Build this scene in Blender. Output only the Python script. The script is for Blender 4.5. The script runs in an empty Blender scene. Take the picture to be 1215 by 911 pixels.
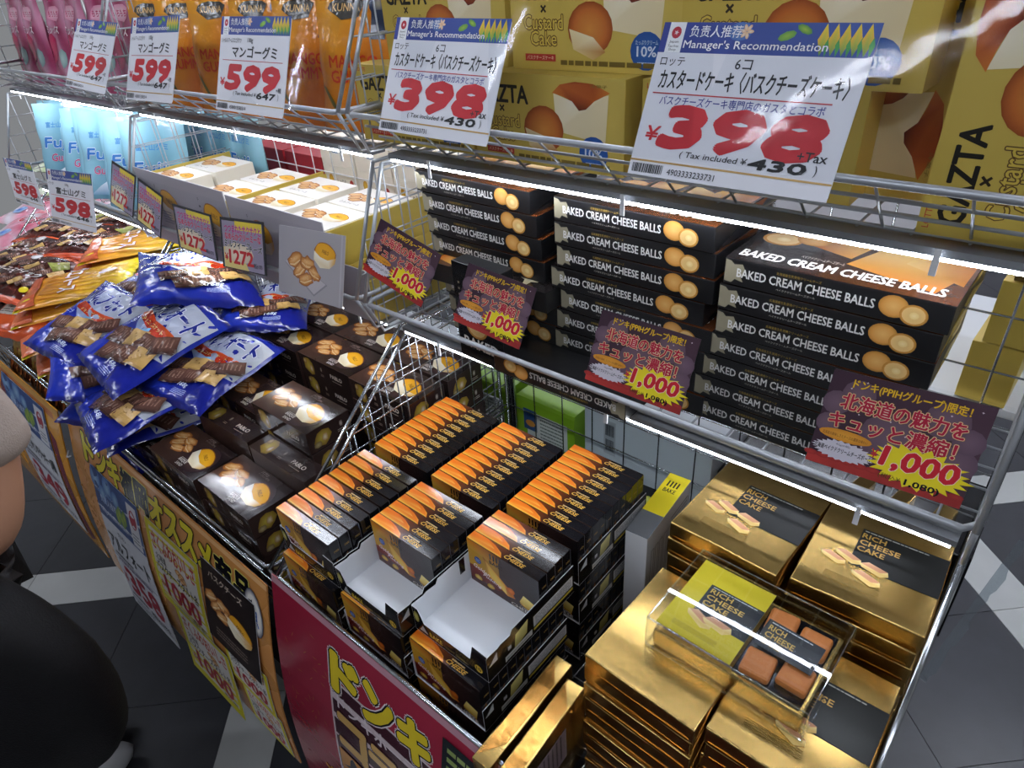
import bpy, bmesh, math, random
from mathutils import Matrix, Vector, noise
C = bpy.context.scene.collection
sc = bpy.context.scene
# ---------------------------------------------------------------- camera
cam_d = bpy.data.cameras.new('camera'); cam = bpy.data.objects.new('camera', cam_d); C.objects.link(cam)
cam_d.sensor_fit = 'HORIZONTAL'; cam_d.sensor_width = 36.0; cam_d.lens = 36.0 * 801.0 / 1215.0
cam_d.clip_start = 0.02; cam_d.clip_end = 60
CH = 1.72
right = Vector((0.7611, 0.6456, -0.0634)); down = Vector((0.3083, -0.446, -0.8403)); fwd = Vector((-0.5707, 0.6199, -0.5385))
fwd.normalize(); right = (right - fwd * right.dot(fwd)).normalized(); down = fwd.cross(right)
M = Matrix((( right.x, -down.x, -fwd.x, 0), (right.y, -down.y, -fwd.y, 0), (right.z, -down.z, -fwd.z, CH), (0, 0, 0, 1)))
cam.matrix_world = M
sc.camera = cam
# ---------------------------------------------------------------- world, exposure, ceiling lights
w = bpy.data.worlds.new('store'); sc.world = w; w.use_nodes = True
w.node_tree.nodes['Background'].inputs[0].default_value = (0.93, 0.96, 1.0, 1)
w.node_tree.nodes['Background'].inputs[1].default_value = 0.24
sc.view_settings.view_transform = 'Standard'; sc.view_settings.look = 'None'
sc.view_settings.exposure = 0.0; sc.view_settings.gamma = 1.0
LED_S = 52.0      # shelf LED strips
TUBE_S = 84.0      # ceiling tubes
R = random.Random(7)
PI = math.pi

# ================================================================ helpers
def lin(c):
    if isinstance(c, str):
        c = c.lstrip('#'); c = [int(c[i:i+2], 16) / 255 for i in (0, 2, 4)]
    return tuple((x / 12.92 if x <= 0.04045 else ((x + 0.055) / 1.055) ** 2.4) for x in c[:3]) + (1.0,)
def mat(name, col=None, rough=.5, metal=0, bump=0, bscale=60, vary=.06, vscale=8, emit=0, alpha=1, coat=0, trans=0, attr=False, spec=.5, stretch=None):
    m = bpy.data.materials.new(name); m.use_nodes = True
    nt = m.node_tree; b = nt.nodes['Principled BSDF']; N = nt.nodes.new; L = nt.links.new
    tc = N('ShaderNodeTexCoord')
    nz = N('ShaderNodeTexNoise'); nz.inputs['Scale'].default_value = vscale; nz.inputs['Detail'].default_value = 4
    L(tc.outputs['Object'], nz.inputs['Vector'])
    mr = N('ShaderNodeMapRange'); mr.inputs['To Min'].default_value = 1 - vary; mr.inputs['To Max'].default_value = 1 + vary
    L(nz.outputs['Fac'], mr.inputs['Value'])
    vm = N('ShaderNodeVectorMath'); vm.operation = 'SCALE'
    if attr:
        a = N('ShaderNodeAttribute'); a.attribute_name = 'Col'; L(a.outputs['Color'], vm.inputs[0])
    else:
        vm.inputs[0].default_value = lin(col)[:3]
    L(mr.outputs['Result'], vm.inputs['Scale'])
    L(vm.outputs['Vector'], b.inputs['Base Color'])
    b.inputs['Roughness'].default_value = rough; b.inputs['Metallic'].default_value = metal
    b.inputs['Specular IOR Level'].default_value = spec
    if coat: b.inputs['Coat Weight'].default_value = coat; b.inputs['Coat Roughness'].default_value = .08
    if trans: b.inputs['Transmission Weight'].default_value = trans; b.inputs['IOR'].default_value = 1.45
    if alpha < 1: b.inputs['Alpha'].default_value = alpha
    if emit:
        b.inputs['Emission Color'].default_value = lin(col); b.inputs['Emission Strength'].default_value = emit
    if bump:
        n2 = N('ShaderNodeTexNoise'); n2.inputs['Scale'].default_value = bscale; n2.inputs['Detail'].default_value = 3
        if stretch:
            mp = N('ShaderNodeMapping'); mp.inputs['Scale'].default_value = stretch
            L(tc.outputs['Object'], mp.inputs['Vector']); L(mp.outputs['Vector'], n2.inputs['Vector'])
        else: L(tc.outputs['Object'], n2.inputs['Vector'])
        bp = N('ShaderNodeBump'); bp.inputs['Strength'].default_value = bump; bp.inputs['Distance'].default_value = .004
        L(n2.outputs['Fac'], bp.inputs['Height']); L(bp.outputs['Normal'], b.inputs['Normal'])
    return m
MT = dict(
    print=mat('printed_card', attr=True, rough=.45, vary=.03, spec=.3),
    gloss=mat('printed_gloss', attr=True, rough=.13, vary=.03, bump=.08, bscale=35, spec=.4),
    film=mat('printed_film', attr=True, rough=.17, vary=.05, bump=.55, bscale=34),
    filmink=mat('film_ink', attr=True, rough=.22, vary=.03, bump=.4, bscale=34),
    foilink=mat('foil_ink', attr=True, rough=.3, vary=.03, bump=.1, bscale=25, spec=.22),
    black=mat('black_carton', '#131316', .17, vary=.1, bump=.08, bscale=30, spec=.4),
    blackm=mat('black_wrap', '#19191b', .3, vary=.15, bump=.15, bscale=22),
    brown=mat('brown_carton', '#35241f', .3, vary=.08),
    yellow=mat('yellow_carton', '#ccb352', .42, vary=.04),
    white=mat('white_card', '#dfe3e8', .55, vary=.04),
    cream=mat('cream_wrap', '#efe9da', .5, vary=.04, bump=.1),
    grey=mat('grey_card', '#c9c7ca', .5, vary=.04),
    gold=mat('gold_foil', '#bd9d5e', .27, 1, vary=.05, bump=.22, bscale=13),
    golddeep=mat('gold_foil_deep', '#a87a3e', .24, 1, vary=.06, bump=.45, bscale=18),
    chrome=mat('chrome_wire', '#b4b8bc', .22, 1, vary=.05),
    steel=mat('grey_wire', '#a9adb2', .38, .55, vary=.05),
    wwire=mat('white_wire', '#d8dadc', .4, .3, vary=.04),
    whiteplastic=mat('white_plastic', '#c9ccd0', .35, vary=.03),
    housing=mat('lamp_housing', '#7d8186', .45, .2),
    led=mat('led_light', '#eef4ff', .4, emit=LED_S),
    tube=mat('ceiling_tube', '#eef3ff', .4, emit=TUBE_S),
    tile=mat('floor_tile', '#2e3035', .3, vary=.35, bump=.12, bscale=30, vscale=9),
    wtile=mat('white_floor_tile', '#b4b6b4', .3, vary=.12, bump=.1, bscale=20, vscale=7),
    dark=mat('dark_metal', '#141416', .5, .3),
    ceil=mat('ceiling_board', '#6a6b6c', .8),
    cloth=mat('black_cloth', '#07070a', .62, vary=.3, bump=.3, bscale=300, spec=.3),
    linen=mat('beige_linen', '#a3958b', .9, vary=.08, bump=.5, bscale=400),
    skin=mat('skin', '#b98a6e', .5, vary=.05, vscale=20),
    shoe=mat('white_shoe', '#b9bcc0', .6), hair=mat('dark_hair', '#120e0c', .4),
    zipm=mat('zip_metal', '#a9a58f', .3, .8),
    cakeo=mat('baked_cake', '#c0702a', .55, vary=.15, vscale=40, bump=.2, bscale=200),
    cakey=mat('cake_crumb', '#e0b95e', .6, vary=.1, vscale=40),
    cardback=mat('board_back', '#8c7a5c', .7),
)
def clear_mat(name, alpha, tint='#eef2f5', rough=.06, bump=0, ior=1.45):
    m = bpy.data.materials.new(name); m.use_nodes = True; nt = m.node_tree; nt.nodes.clear(); N = nt.nodes.new; L = nt.links.new
    o = N('ShaderNodeOutputMaterial'); mx = N('ShaderNodeMixShader'); t = N('ShaderNodeBsdfTransparent'); g = N('ShaderNodeBsdfGlossy')
    g.inputs['Color'].default_value = (1, 1, 1, 1); g.inputs['Roughness'].default_value = rough; t.inputs[0].default_value = lin(tint)
    fr = N('ShaderNodeFresnel'); fr.inputs[0].default_value = ior
    ad = N('ShaderNodeMath'); ad.operation = 'ADD'; ad.inputs[1].default_value = alpha; ad.use_clamp = True
    gm_ = N('ShaderNodeNewGeometry'); sbn = N('ShaderNodeMath'); sbn.operation = 'SUBTRACT'; sbn.inputs[0].default_value = 1; L(gm_.outputs['Backfacing'], sbn.inputs[1]); ml = N('ShaderNodeMath'); ml.operation = 'MULTIPLY'; L(fr.outputs[0], ad.inputs[0]); L(ad.outputs[0], ml.inputs[0]); L(sbn.outputs[0], ml.inputs[1]); L(ml.outputs[0], mx.inputs[0]); L(t.outputs[0], mx.inputs[1]); L(g.outputs[0], mx.inputs[2]); L(mx.outputs[0], o.inputs[0])
    n = N('ShaderNodeTexNoise'); n.inputs['Scale'].default_value = 16; bp = N('ShaderNodeBump'); bp.inputs['Strength'].default_value = bump; bp.inputs['Distance'].default_value = .004
    tc = N('ShaderNodeTexCoord'); L(tc.outputs['Object'], n.inputs['Vector']); L(n.outputs['Fac'], bp.inputs['Height']); L(bp.outputs['Normal'], g.inputs['Normal'])
    return m
MT['clear'] = clear_mat('clear_plastic', .02, '#f6f8fa', .04, bump=.06)
MT['sleeve'] = clear_mat('clear_sleeve', .004, '#f8f9fa', .05, bump=.2, ior=1.13)

def new_mesh(name, verts, faces, m, cols=None, smooth=False):
    me = bpy.data.meshes.new(name); me.from_pydata(verts, [], faces); me.materials.append(MT[m] if isinstance(m, str) else m)
    if cols is not None:
        ca = me.color_attributes.new('Col', 'FLOAT_COLOR', 'POINT')
        ca.data.foreach_set('color', [x for c in cols for x in c])
    if smooth: me.polygons.foreach_set('use_smooth', [True] * len(me.polygons))
    me.update(); return me
class MB:
    """collects solids into one mesh"""
    def __init__(s): s.v = []; s.f = []
    def box(s, x0, y0, z0, x1, y1, z1):
        n = len(s.v); s.v += [(x, y, z) for z in (z0, z1) for y in (y0, y1) for x in (x0, x1)]
        s.f += [tuple(n + i for i in q) for q in ((0, 2, 3, 1), (4, 5, 7, 6), (0, 1, 5, 4), (2, 6, 7, 3), (0, 4, 6, 2), (1, 3, 7, 5))]; return s
    def tube(s, pts, r, n=6):
        pts = [Vector(p) for p in pts]
        base = len(s.v)
        for i, p in enumerate(pts):
            a = pts[max(i - 1, 0)]; b = pts[min(i + 1, len(pts) - 1)]; d = (b - a).normalized()
            u = d.orthogonal().normalized() if i == 0 else (u - d * u.dot(d)).normalized()
            v = d.cross(u)
            s.v += [tuple(p + (u * math.cos(k * 2 * PI / n) + v * math.sin(k * 2 * PI / n)) * r) for k in range(n)]
        for i in range(len(pts) - 1):
            for k in range(n):
                a = base + i * n + k; b = base + i * n + (k + 1) % n
                s.f.append((a, b, b + n, a + n))
        s.f.append(tuple(base + k for k in range(n))[::-1]); e = base + (len(pts) - 1) * n; s.f.append(tuple(e + k for k in range(n)))
        return s
    def prism(s, poly, o, U, V, t):
        o, U, V = Vector(o), Vector(U), Vector(V); N = U.cross(V).normalized() * t; n = len(s.v); k = len(poly)
        s.v += [tuple(o + U * a + V * b) for a, b in poly] + [tuple(o + U * a + V * b + N) for a, b in poly]
        s.f.append(tuple(n + i for i in range(k))[::-1]); s.f.append(tuple(n + k + i for i in range(k)))
        s.f += [(n + i, n + (i + 1) % k, n + k + (i + 1) % k, n + k + i) for i in range(k)]; return s
    def mesh(s, name, m, smooth=False, bevel=0):
        me = new_mesh(name, s.v, s.f, m, smooth=smooth)
        if bevel:
            b = bmesh.new(); b.from_mesh(me); bmesh.ops.bevel(b, geom=b.edges[:], offset=bevel, segments=2, profile=.5, affect='EDGES'); b.to_mesh(me); b.free()
        return me
def carton(w, d, h, m, bevel=.0008):
    return MB().box(-w/2, -d/2, 0, w/2, d/2, h).mesh('carton', m, bevel=bevel)

_tc = {}
def glyphs(s, bold=0, lib=None):
    k = (s, bold)
    if k not in _tc:
        c = bpy.data.curves.new('t', 'FONT'); c.body = s; c.resolution_u = 2; c.offset = bold
        o = bpy.data.objects.new('t', c); me = bpy.data.meshes.new_from_object(o)
        vs = [(v.co.x, v.co.y) for v in me.vertices]; fs = [tuple(p.vertices) for p in me.polygons]
        bpy.data.objects.remove(o); bpy.data.curves.remove(c); bpy.data.meshes.remove(me)
        _tc[k] = (vs, fs)
    return _tc[k]
class Art:
    """flat print: coloured shapes on a face, millimetres apart in nothing but colour"""
    def __init__(s): s.items = []
    def poly(s, pts, c, cols=None):
        if cols: cols = (list(cols) * 3)[:len(pts)]
        s.items.append((list(pts), [tuple(range(len(pts)))], [lin(q) for q in cols] if cols else [lin(c)] * len(pts))); return s
    def rect(s, x, y, w, h, c, c2=None, vert=False):
        p = [(x, y), (x + w, y), (x + w, y + h), (x, y + h)]
        if c2 is None: return s.poly(p, c)
        return s.poly(p, c, [c, c, c2, c2] if vert else [c, c2, c2, c])
    def fan(s, cx, cy, rx, ry, cc, ce=None, n=18, rot=0, irr=0, seed=1, mid=None):
        r = random.Random(seed); ce = ce or cc; pts = [(cx, cy)]; cols = [lin(cc)]; fs = []
        co, si = math.cos(math.radians(rot)), math.sin(math.radians(rot)); rad = [1 + irr * (r.random() - .5) for _ in range(n)]
        rings = [(1.0, ce)] if mid is None else [(.72, mid), (1.0, ce)]
        for k, col in rings:
            for i in range(n):
                a = i * 2 * PI / n; x = rx * math.cos(a) * rad[i] * k; y = ry * math.sin(a) * rad[i] * k
                pts.append((cx + x * co - y * si, cy + x * si + y * co)); cols.append(lin(col))
        fs += [(0, 1 + i, 1 + (i + 1) % n) for i in range(n)]
        if mid is not None: fs += [(1 + i, 1 + n + i, 1 + n + (i + 1) % n, 1 + (i + 1) % n) for i in range(n)]
        s.items.append((pts, fs, cols)); return s
    def star(s, cx, cy, rx, ry, c, n=14, inner=.7, seed=2):
        r = random.Random(seed); pts = [(cx, cy)]
        for i in range(2 * n):
            k = (inner if i % 2 else 1) * (1 + .1 * (r.random() - .5)); a = i * PI / n; pts.append((cx + rx * k * math.cos(a), cy + ry * k * math.sin(a)))
        s.items.append((pts, [(0, 1 + i, 1 + (i + 1) % (2 * n)) for i in range(2 * n)], [lin(c)] * len(pts))); return s
    def text(s, t, x, y, w, h, c, bold=0, shear=0, out=None, rot=0, out2=None):
        b = glyphs(t, 0)[0]
        x0, x1 = min(p[0] for p in b), max(p[0] for p in b); y0, y1 = min(p[1] for p in b), max(p[1] for p in b)
        sx = w / (x1 - x0); sy = h / (y1 - y0); co, si = math.cos(math.radians(rot)), math.sin(math.radians(rot))
        vs, fs = glyphs(t, 0)
        def add(bd, col):
            rad = bd * .62 * (abs(sx) + abs(sy)) / 2; k = 0 if bd < .008 else (5 if bd < .04 else 6 if bd < .07 else 12)
            sh = [(0, 0)] + [(rad * math.cos(i * 2 * PI / k), rad * math.sin(i * 2 * PI / k)) for i in range(k)]
            pts = []; ff = []
            for dx, dy in sh:
                n = len(pts)
                for a, bb in vs:
                    yy = (bb - y0) * sy + dy; xx = (a - x0) * sx + shear * yy + dx
                    pts.append((x + xx * co - yy * si, y + xx * si + yy * co))
                ff += [tuple(n + q for q in f) for f in fs]
            s.items.append((pts, ff, [lin(col)] * len(pts), len(vs)))
        if out2: add(bold + out2[1], out2[0])
        if out: add(bold + out[1], out[0])
        add(bold, c); return s
    def lines(s, x, y, w, h, n, c, seed=0, th=.35):
        r = random.Random(seed)
        for i in range(n):
            yy = y + h * (n - 1 - i) / n; xx = x
            while xx < x + w * .96:
                ww = min(w * r.uniform(.04, .16), x + w - xx); s.items.append(([(xx, yy), (xx + ww, yy), (xx + ww, yy + h / n * th), (xx, yy + h / n * th)], [(0, 1, 2, 3)], [lin(c)] * 4)); xx += ww + w * .015
        return s
    def barcode(s, x, y, w, h, c='#20242a', seed=3):
        r = random.Random(seed); xx = x
        while xx < x + w:
            ww = w * r.choice((.015, .025, .04)); s.items.append(([(xx, y), (xx + ww, y), (xx + ww, y + h), (xx, y + h)], [(0, 1, 2, 3)], [lin(c)] * 4)); xx += ww + w * r.choice((.015, .03))
        return s
    def put(s, other, x, y, k=1, ky=None, rot=0):
        ky = ky or k; co, si = math.cos(math.radians(rot)), math.sin(math.radians(rot))
        for it in other.items:
            s.items.append(([(x + a * k * co - b * ky * si, y + a * k * si + b * ky * co) for a, b in it[0]],) + tuple(it[1:]))
        return s
    def mesh(s, name, o, U, V, m='print', warp=None, off=.0004, step=.00001, sub=0):
        o, U, V = Vector(o), Vector(U), Vector(V); N = U.cross(V).normalized(); vv = []; ff = []; cc = []
        step = min(step, (.009 if warp else .0014) / max(1, len(s.items)))
        z = off - step
        for i, it in enumerate(s.items):
            pts, fs, cols = it[:3]; g = it[3] if len(it) > 3 else 10 ** 9; g0 = len(pts)
            if sub:
                for _ in range(6):
                    pts = list(pts); cols = list(cols); nf = []; mids = {}; done = True
                    tri = [(f[0], f[j], f[j + 1]) for f in fs for j in range(1, len(f) - 1)]
                    def mp(a, b):
                        k = (min(a, b), max(a, b))
                        if k not in mids:
                            mids[k] = len(pts); pts.append(((pts[a][0] + pts[b][0]) / 2, (pts[a][1] + pts[b][1]) / 2)); cols.append(tuple((p + q) / 2 for p, q in zip(cols[a], cols[b])))
                        return mids[k]
                    for t in tri:
                        e = [math.dist(pts[t[j]], pts[t[(j + 1) % 3]]) for j in range(3)]; j = e.index(max(e))
                        if e[j] > sub:
                            a, b, c3 = t[j], t[(j + 1) % 3], t[(j + 2) % 3]; q = mp(a, b); nf += [(a, q, c3), (q, b, c3)]; done = False
                        else: nf.append(t)
                    fs = nf
                    if done: break
            n = len(vv); z += step * (2.5 if g < g0 and warp else 1); e = 3e-6
            zz = [z + e * (q // g if q < g0 else 0) for q in range(len(pts))] if g < g0 else [z] * len(pts)
            if g < g0 and sub:
                for f in fs:
                    m_ = max(zz[q] for q in f)
                    for q in f: zz[q] = max(zz[q], m_)
            if warp: vv += [tuple(warp(a, b, zq)) for (a, b), zq in zip(pts, zz)]
            else: vv += [tuple(o + U * a + V * b + N * zq) for (a, b), zq in zip(pts, zz)]
            z = max(zz)
            ff += [tuple(n + q for q in f) for f in fs]; cc += cols
        return new_mesh(name, vv, ff, m, cc)

def add(name, me, parent=None, mtx=None, label=None):
    o = bpy.data.objects.new(name, me); C.objects.link(o)
    if parent: o.parent = parent
    if mtx is not None:
        if parent: o.matrix_local = mtx
        else: o.matrix_world = mtx
    if label: o['label'] = label
    return o
def make(name, parts, label, cat, mtx, group=None):
    """one thing: parts = [(part name, mesh, [(sub name, mesh)...], label)]"""
    if parts and parts[0][0] is None:
        r = add(name, parts[0][1], mtx=mtx); rest = parts[1:]
    else: r = add(name, None, mtx=mtx); rest = parts; r.empty_display_size = .02
    r['label'] = label; r['category'] = cat
    if group: r['group'] = group
    for p in rest:
        c = add(p[0], p[1], r)
        if len(p) > 3 and p[3]: c['label'] = p[3]
        for sname, sm in (p[2] if len(p) > 2 and p[2] else []): add(sname, sm, c)
    return r
def T(x, y, z, rz=0, rx=0, ry=0):
    return Matrix.Translation((x, y, z)) @ Matrix.Rotation(math.radians(rz), 4, 'Z') @ Matrix.Rotation(math.radians(ry), 4, 'Y') @ Matrix.Rotation(math.radians(rx), 4, 'X')
def struct(name, me, mtx=None, parent=None):
    o = add(name, me, parent, mtx)
    if not parent: o['kind'] = 'structure'
    return o
ORD = ['first', 'second', 'third', 'fourth', 'fifth', 'sixth', 'seventh', 'eighth', 'ninth', 'tenth', 'eleventh', 'twelfth']
Z = lambda h: CH - h

# ================================================================ floor and ceiling
# 45 degree floor tiles: each tile a piece; white bands 0.15 m wide along both diagonals
fl = struct('floor', MB().box(-6, -3, -.03, 3, 7, -.003).mesh('floor', 'dark'))
SQ = math.sqrt(.5)
P0, P1 = -1.136, -.924            # x+y of one white band; the next lies 3.13 further
Q0, Q1 = -2.493, -2.283           # x-y of the crossing band
def cuts(a, b, per, lo, hi, n):
    out = []; k = math.floor((lo - a) / per)
    while a + k * per < hi:
        s0 = a + k * per; out.append((s0, b + k * per, True)); e = b + k * per; L = s0 + per - e
        out += [(e + L * i / n, e + L * (i + 1) / n, False) for i in range(n)]; k += 1
    return out
floor_tiles = {}
ut = cuts(P0, P1, 3.13, -6, 8, 5); vt = cuts(Q0, Q1, 3.13, -8, 3, 5)
for ui, (u0, u1, uw) in enumerate(ut):
    for vi, (v0, v1, vw) in enumerate(vt):
        cx = ((u0 + u1) / 2 + (v0 + v1) / 2) / 2; cy = ((u0 + u1) / 2 - (v0 + v1) / 2) / 2
        if not (-5.2 < cx < 1.6 and -1.2 < cy < 6.2): continue
        g = .002; kd = (round(u1 - u0, 3), round(v1 - v0, 3), uw or vw)
        if kd not in floor_tiles:
            a = (u1 - u0) / 2 * SQ * 1.0 - g / 2; b = (v1 - v0) / 2 * SQ - g / 2
            # local x axis runs along u=(1,1), local y along v=(1,-1)
            floor_tiles[kd] = MB().box(-a, -b, -.004, a, b, 0).mesh('tile', 'wtile' if (uw or vw) else 'tile')
        o = add('floor_tile', floor_tiles[kd], fl, T(cx, cy, R.uniform(-.0003, 0), 45))
ce = struct('ceiling', MB().box(-6, -3, 3.0, 3, 7, 3.05).mesh('ceiling', 'ceil'))
tube_me = MB().tube([(-.6, 0, 0), (.6, 0, 0)], .018, 10).mesh('tube', 'tube')
house_me = MB().box(-.64, -.07, .03, .64, .07, .08).mesh('housing', 'whiteplastic')
k = 0
for yy in (-.9, 1.3, 3.4):
    for xx in (-4.2, -2.5, -.8, .9):
        make('ceiling_light', [('housing', house_me), ('tube', tube_me)], f'white fluorescent lamp, {ORD[int((xx + 4.3) / 1.7)]} from left in the {"near" if yy < 0 else "middle" if yy < 2 else "far"} ceiling row', 'lamp', T(xx, yy, 2.92, 35 if yy < 0 else 0), 'ceiling lamps')

# ================================================================ gondola: wire baskets, dividers, LED strips
PITCH = .905; XR = .013
def line_y(y0, z0, y1, z1, z): t = (z - z0) / (z1 - z0); return y0 + (y1 - y0) * t
def side_panel_mesh(F0, F1, yb, z_floor, m, step=.055):
    """side wall of a tier in the YZ plane: sloping front bar from F0 (low, near) to F1 (high, far), back post at yb"""
    b = MB(); y0, z0 = F0; y1, z1 = F1
    b.tube([(0, y0, z0), (0, y1, z1)], .0034, 8)
    g = MB()
    b.tube([(0, y0, z0), (0, y0 + .03, z_floor), (0, yb, z_floor), (0, yb, z1), (0, y1, z1)], .003, 6)
    yy = y0 + .04
    while yy < yb - .01:
        zt = z1 if yy > y1 else z0 + (z1 - z0) * (yy - y0) / (y1 - y0)
        g.tube([(0, yy, z_floor), (0, yy, zt)], .0014, 5); yy += step * .8
    zz = z_floor + .05
    while zz < z1 - .01:
        ys = y0 + (y1 - y0) * (zz - z0) / (z1 - z0) if zz > z0 else y0 + .01
        g.tube([(0, ys, zz), (0, yb, zz)], .0014, 5); zz += step
    return b.mesh('bar', m, True), g.mesh('grid', m, True)
def basket_meshes(x0, x1, yf, zf, yb0, zb, yb, m, wires=.04):
    """front rim at (yf,zf), floor front edge at (yb0,zb), floor back to yb"""
    rim = MB(); rim.tube([(x0, yb, zf), (x0, yf + .015, zf), (x0 + .012, yf, zf), (x1 - .012, yf, zf), (x1, yf + .015, zf), (x1, yb, zf)], .0042, 8)
    fr = MB(); n = 3
    for i in range(1, n + 1):
        t = i / n; y = yf + (yb0 - yf) * t; z = zf + (zb - zf) * t
        fr.tube([(x0 + .01, y, z), (x1 - .01, y, z)], .0022, 6)
    x = x0 + .06
    while x < x1 - .02:
        fr.tube([(x, yf, zf), (x, yb0, zb)], .0016, 5); x += wires * 1.9
    flr = MB(); y = yb0 + .045
    while y < yb: flr.tube([(x0, y, zb), (x1, y, zb)], .0016, 5); y += .045
    x = x0 + .02
    while x < x1: flr.tube([(x, yb0, zb - .003), (x, yb, zb - .003)], .0016, 5); x += .05
    return rim.mesh('rim', m, True), fr.mesh('front', m, True), flr.mesh('floor', m, True)
UNITNAME = ['right-hand', 'middle', 'left-hand']
tiers = {
    'lower': dict(yf=.32, zf=Z(.90), yb0=.335, zb=Z(1.046), F1=(.70, Z(.575))),
    'middle': dict(yf=.615, zf=Z(.49), yb0=.69, zb=Z(.556), F1=(.70, Z(.275))),
    'upper': dict(yf=.65, zf=Z(.19), yb0=.72, zb=Z(.252), F1=(.74, Z(.01))),
}
for u in range(3):
    x1 = XR if u == 0 else -PITCH * u - .011; x0 = -PITCH * (u + 1) + .011
    for tn, t in tiers.items():
        m = 'chrome' if tn == 'lower' else ('steel' if tn == 'middle' or u == 0 else 'steel')
        rim, fr, flr = basket_meshes(x0, x1, t['yf'], t['zf'], t['yb0'], t['zb'], .95, m)
        bar, grid = side_panel_mesh((t['yf'], t['zf']), t['F1'], .95, t['zb'], m)
        r = make('wire_basket', [('rim', rim), ('front_wires', fr), ('floor_wires', flr)],
                 f'{tn} wire display basket of the {UNITNAME[u]} shelving unit', 'basket', Matrix.Identity(4))
        if tn == 'lower':
            r2 = MB(); r2.tube([(x0 + .02, t['yf'] - .004, t['zf'] - .012), (x1 - .02, t['yf'] - .004, t['zf'] - .012)], .003, 8); r2.tube([(x1 + .002, t['yf'] + .02, t['zf'] - .014), (x1 + .002, .95, t['zf'] - .014)], .003, 8)
            add('lower_rail', r2.mesh('r', m, True), r)
        for xx in (x0, x1):
            s = add('side_panel', bar, r, T(xx, 0, 0)); add('wire_grid', grid, s)
    # back mesh
    bk = MB(); fm = MB(); x = x0
    while x < x1 + .001: bk.tube([(x, .955, Z(1.05)), (x, .955, Z(-.05))], .0016, 5); x += .0785
    h = 1.05
    while h > -.05: bk.tube([(x0, .958, Z(h)), (x1, .958, Z(h))], .0016, 5); h -= .0785
    fm2 = MB().tube([(x1 + .006, .978, .0), (x1 + .006, .978, Z(-.05))], .007, 8); fm.tube([(x0 - .006, .978, .0), (x0 - .006, .978, Z(-.05))], .007, 8)
    make('mesh_back_panel', [('wire_mesh', bk.mesh('b', 'wwire' if u else 'chrome', True)), ('upright_post', fm.mesh('p', 'chrome', True)), ('upright_post', fm2.mesh('p', 'chrome', True))],
         f'wire mesh back panel of the {UNITNAME[u]} shelving unit', 'panel', Matrix.Identity(4))
    for tn, y, h in (('middle', .685, .566), ('upper', .715, .266)):
        hs = MB().box(x0 + .01, y - .007, Z(h) - .002, x1 - .01, y + .022, Z(h) + .006).mesh('h', 'housing')
        tb = MB().box(x0 + .015, y - .0065, Z(h) - .0058, x1 - .015, y - .0025, Z(h) - .0022).mesh('l', 'led')
        cls = [('clip', MB().prism([(0, 0), (.006, 0), (.006, .026), (0, .026)], (x0 + PITCH * fx, y - .014, Z(h) - .018), (1, 0, 0), (0, 0, 1), .0015).mesh('c', 'whiteplastic')) for fx in (.12, .5, .88)]
        make('led_strip_light', [('housing', hs), ('light_tube', tb)] + cls, f'glowing led strip under the {tn} basket of the {UNITNAME[u]} unit', 'light', Matrix.Identity(4))
    # base deck
    bd = MB().box(x0, .40, .0, x1, .95, .10).mesh('d', 'dark'); bs = MB().box(x0 + .02, .46, .10, x1 - .02, .94, Z(1.056)).mesh('d', 'dark')
    make('base_cabinet', [('plinth', bd), ('body', bs)], f'dark metal base under the {UNITNAME[u]} shelving unit', 'shelf base', Matrix.Identity(4))

# ================================================================ cards, boards and paper sheets
def quad_frame(BL, BR, TL):
    o = Vector((BL[0], BL[1], Z(BL[2]))); U = Vector((BR[0], BR[1], Z(BR[2]))) - o; V = Vector((TL[0], TL[1], Z(TL[2]))) - o
    return o, U, V
def sheet(name, label, cat, fr, art, W, H, m='print', body='white', group=None, part='printed_face', r=0.0, off=.0004, thick=.0008):
    """paper sheet on frame fr; art drawn in a W x H field. frame is moved to a local origin"""
    o, U, V = fr; u, v = U / W, V / H; N = U.cross(V).normalized()
    c = [(0, 0), (W, 0), (W, H), (0, H)]
    if r: c = [(r, 0), (W - r, 0), (W, r), (W, H - r), (W - r, H), (r, H), (0, H - r), (0, r)]
    b = MB().prism(c, -N * thick, u, v, thick).mesh('sheet', body)
    return make(name, [('sheet', b), (part, art.mesh('face', (0, 0, 0), u, v, m, off=off))], label, cat, Matrix.Translation(o), group)
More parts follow.
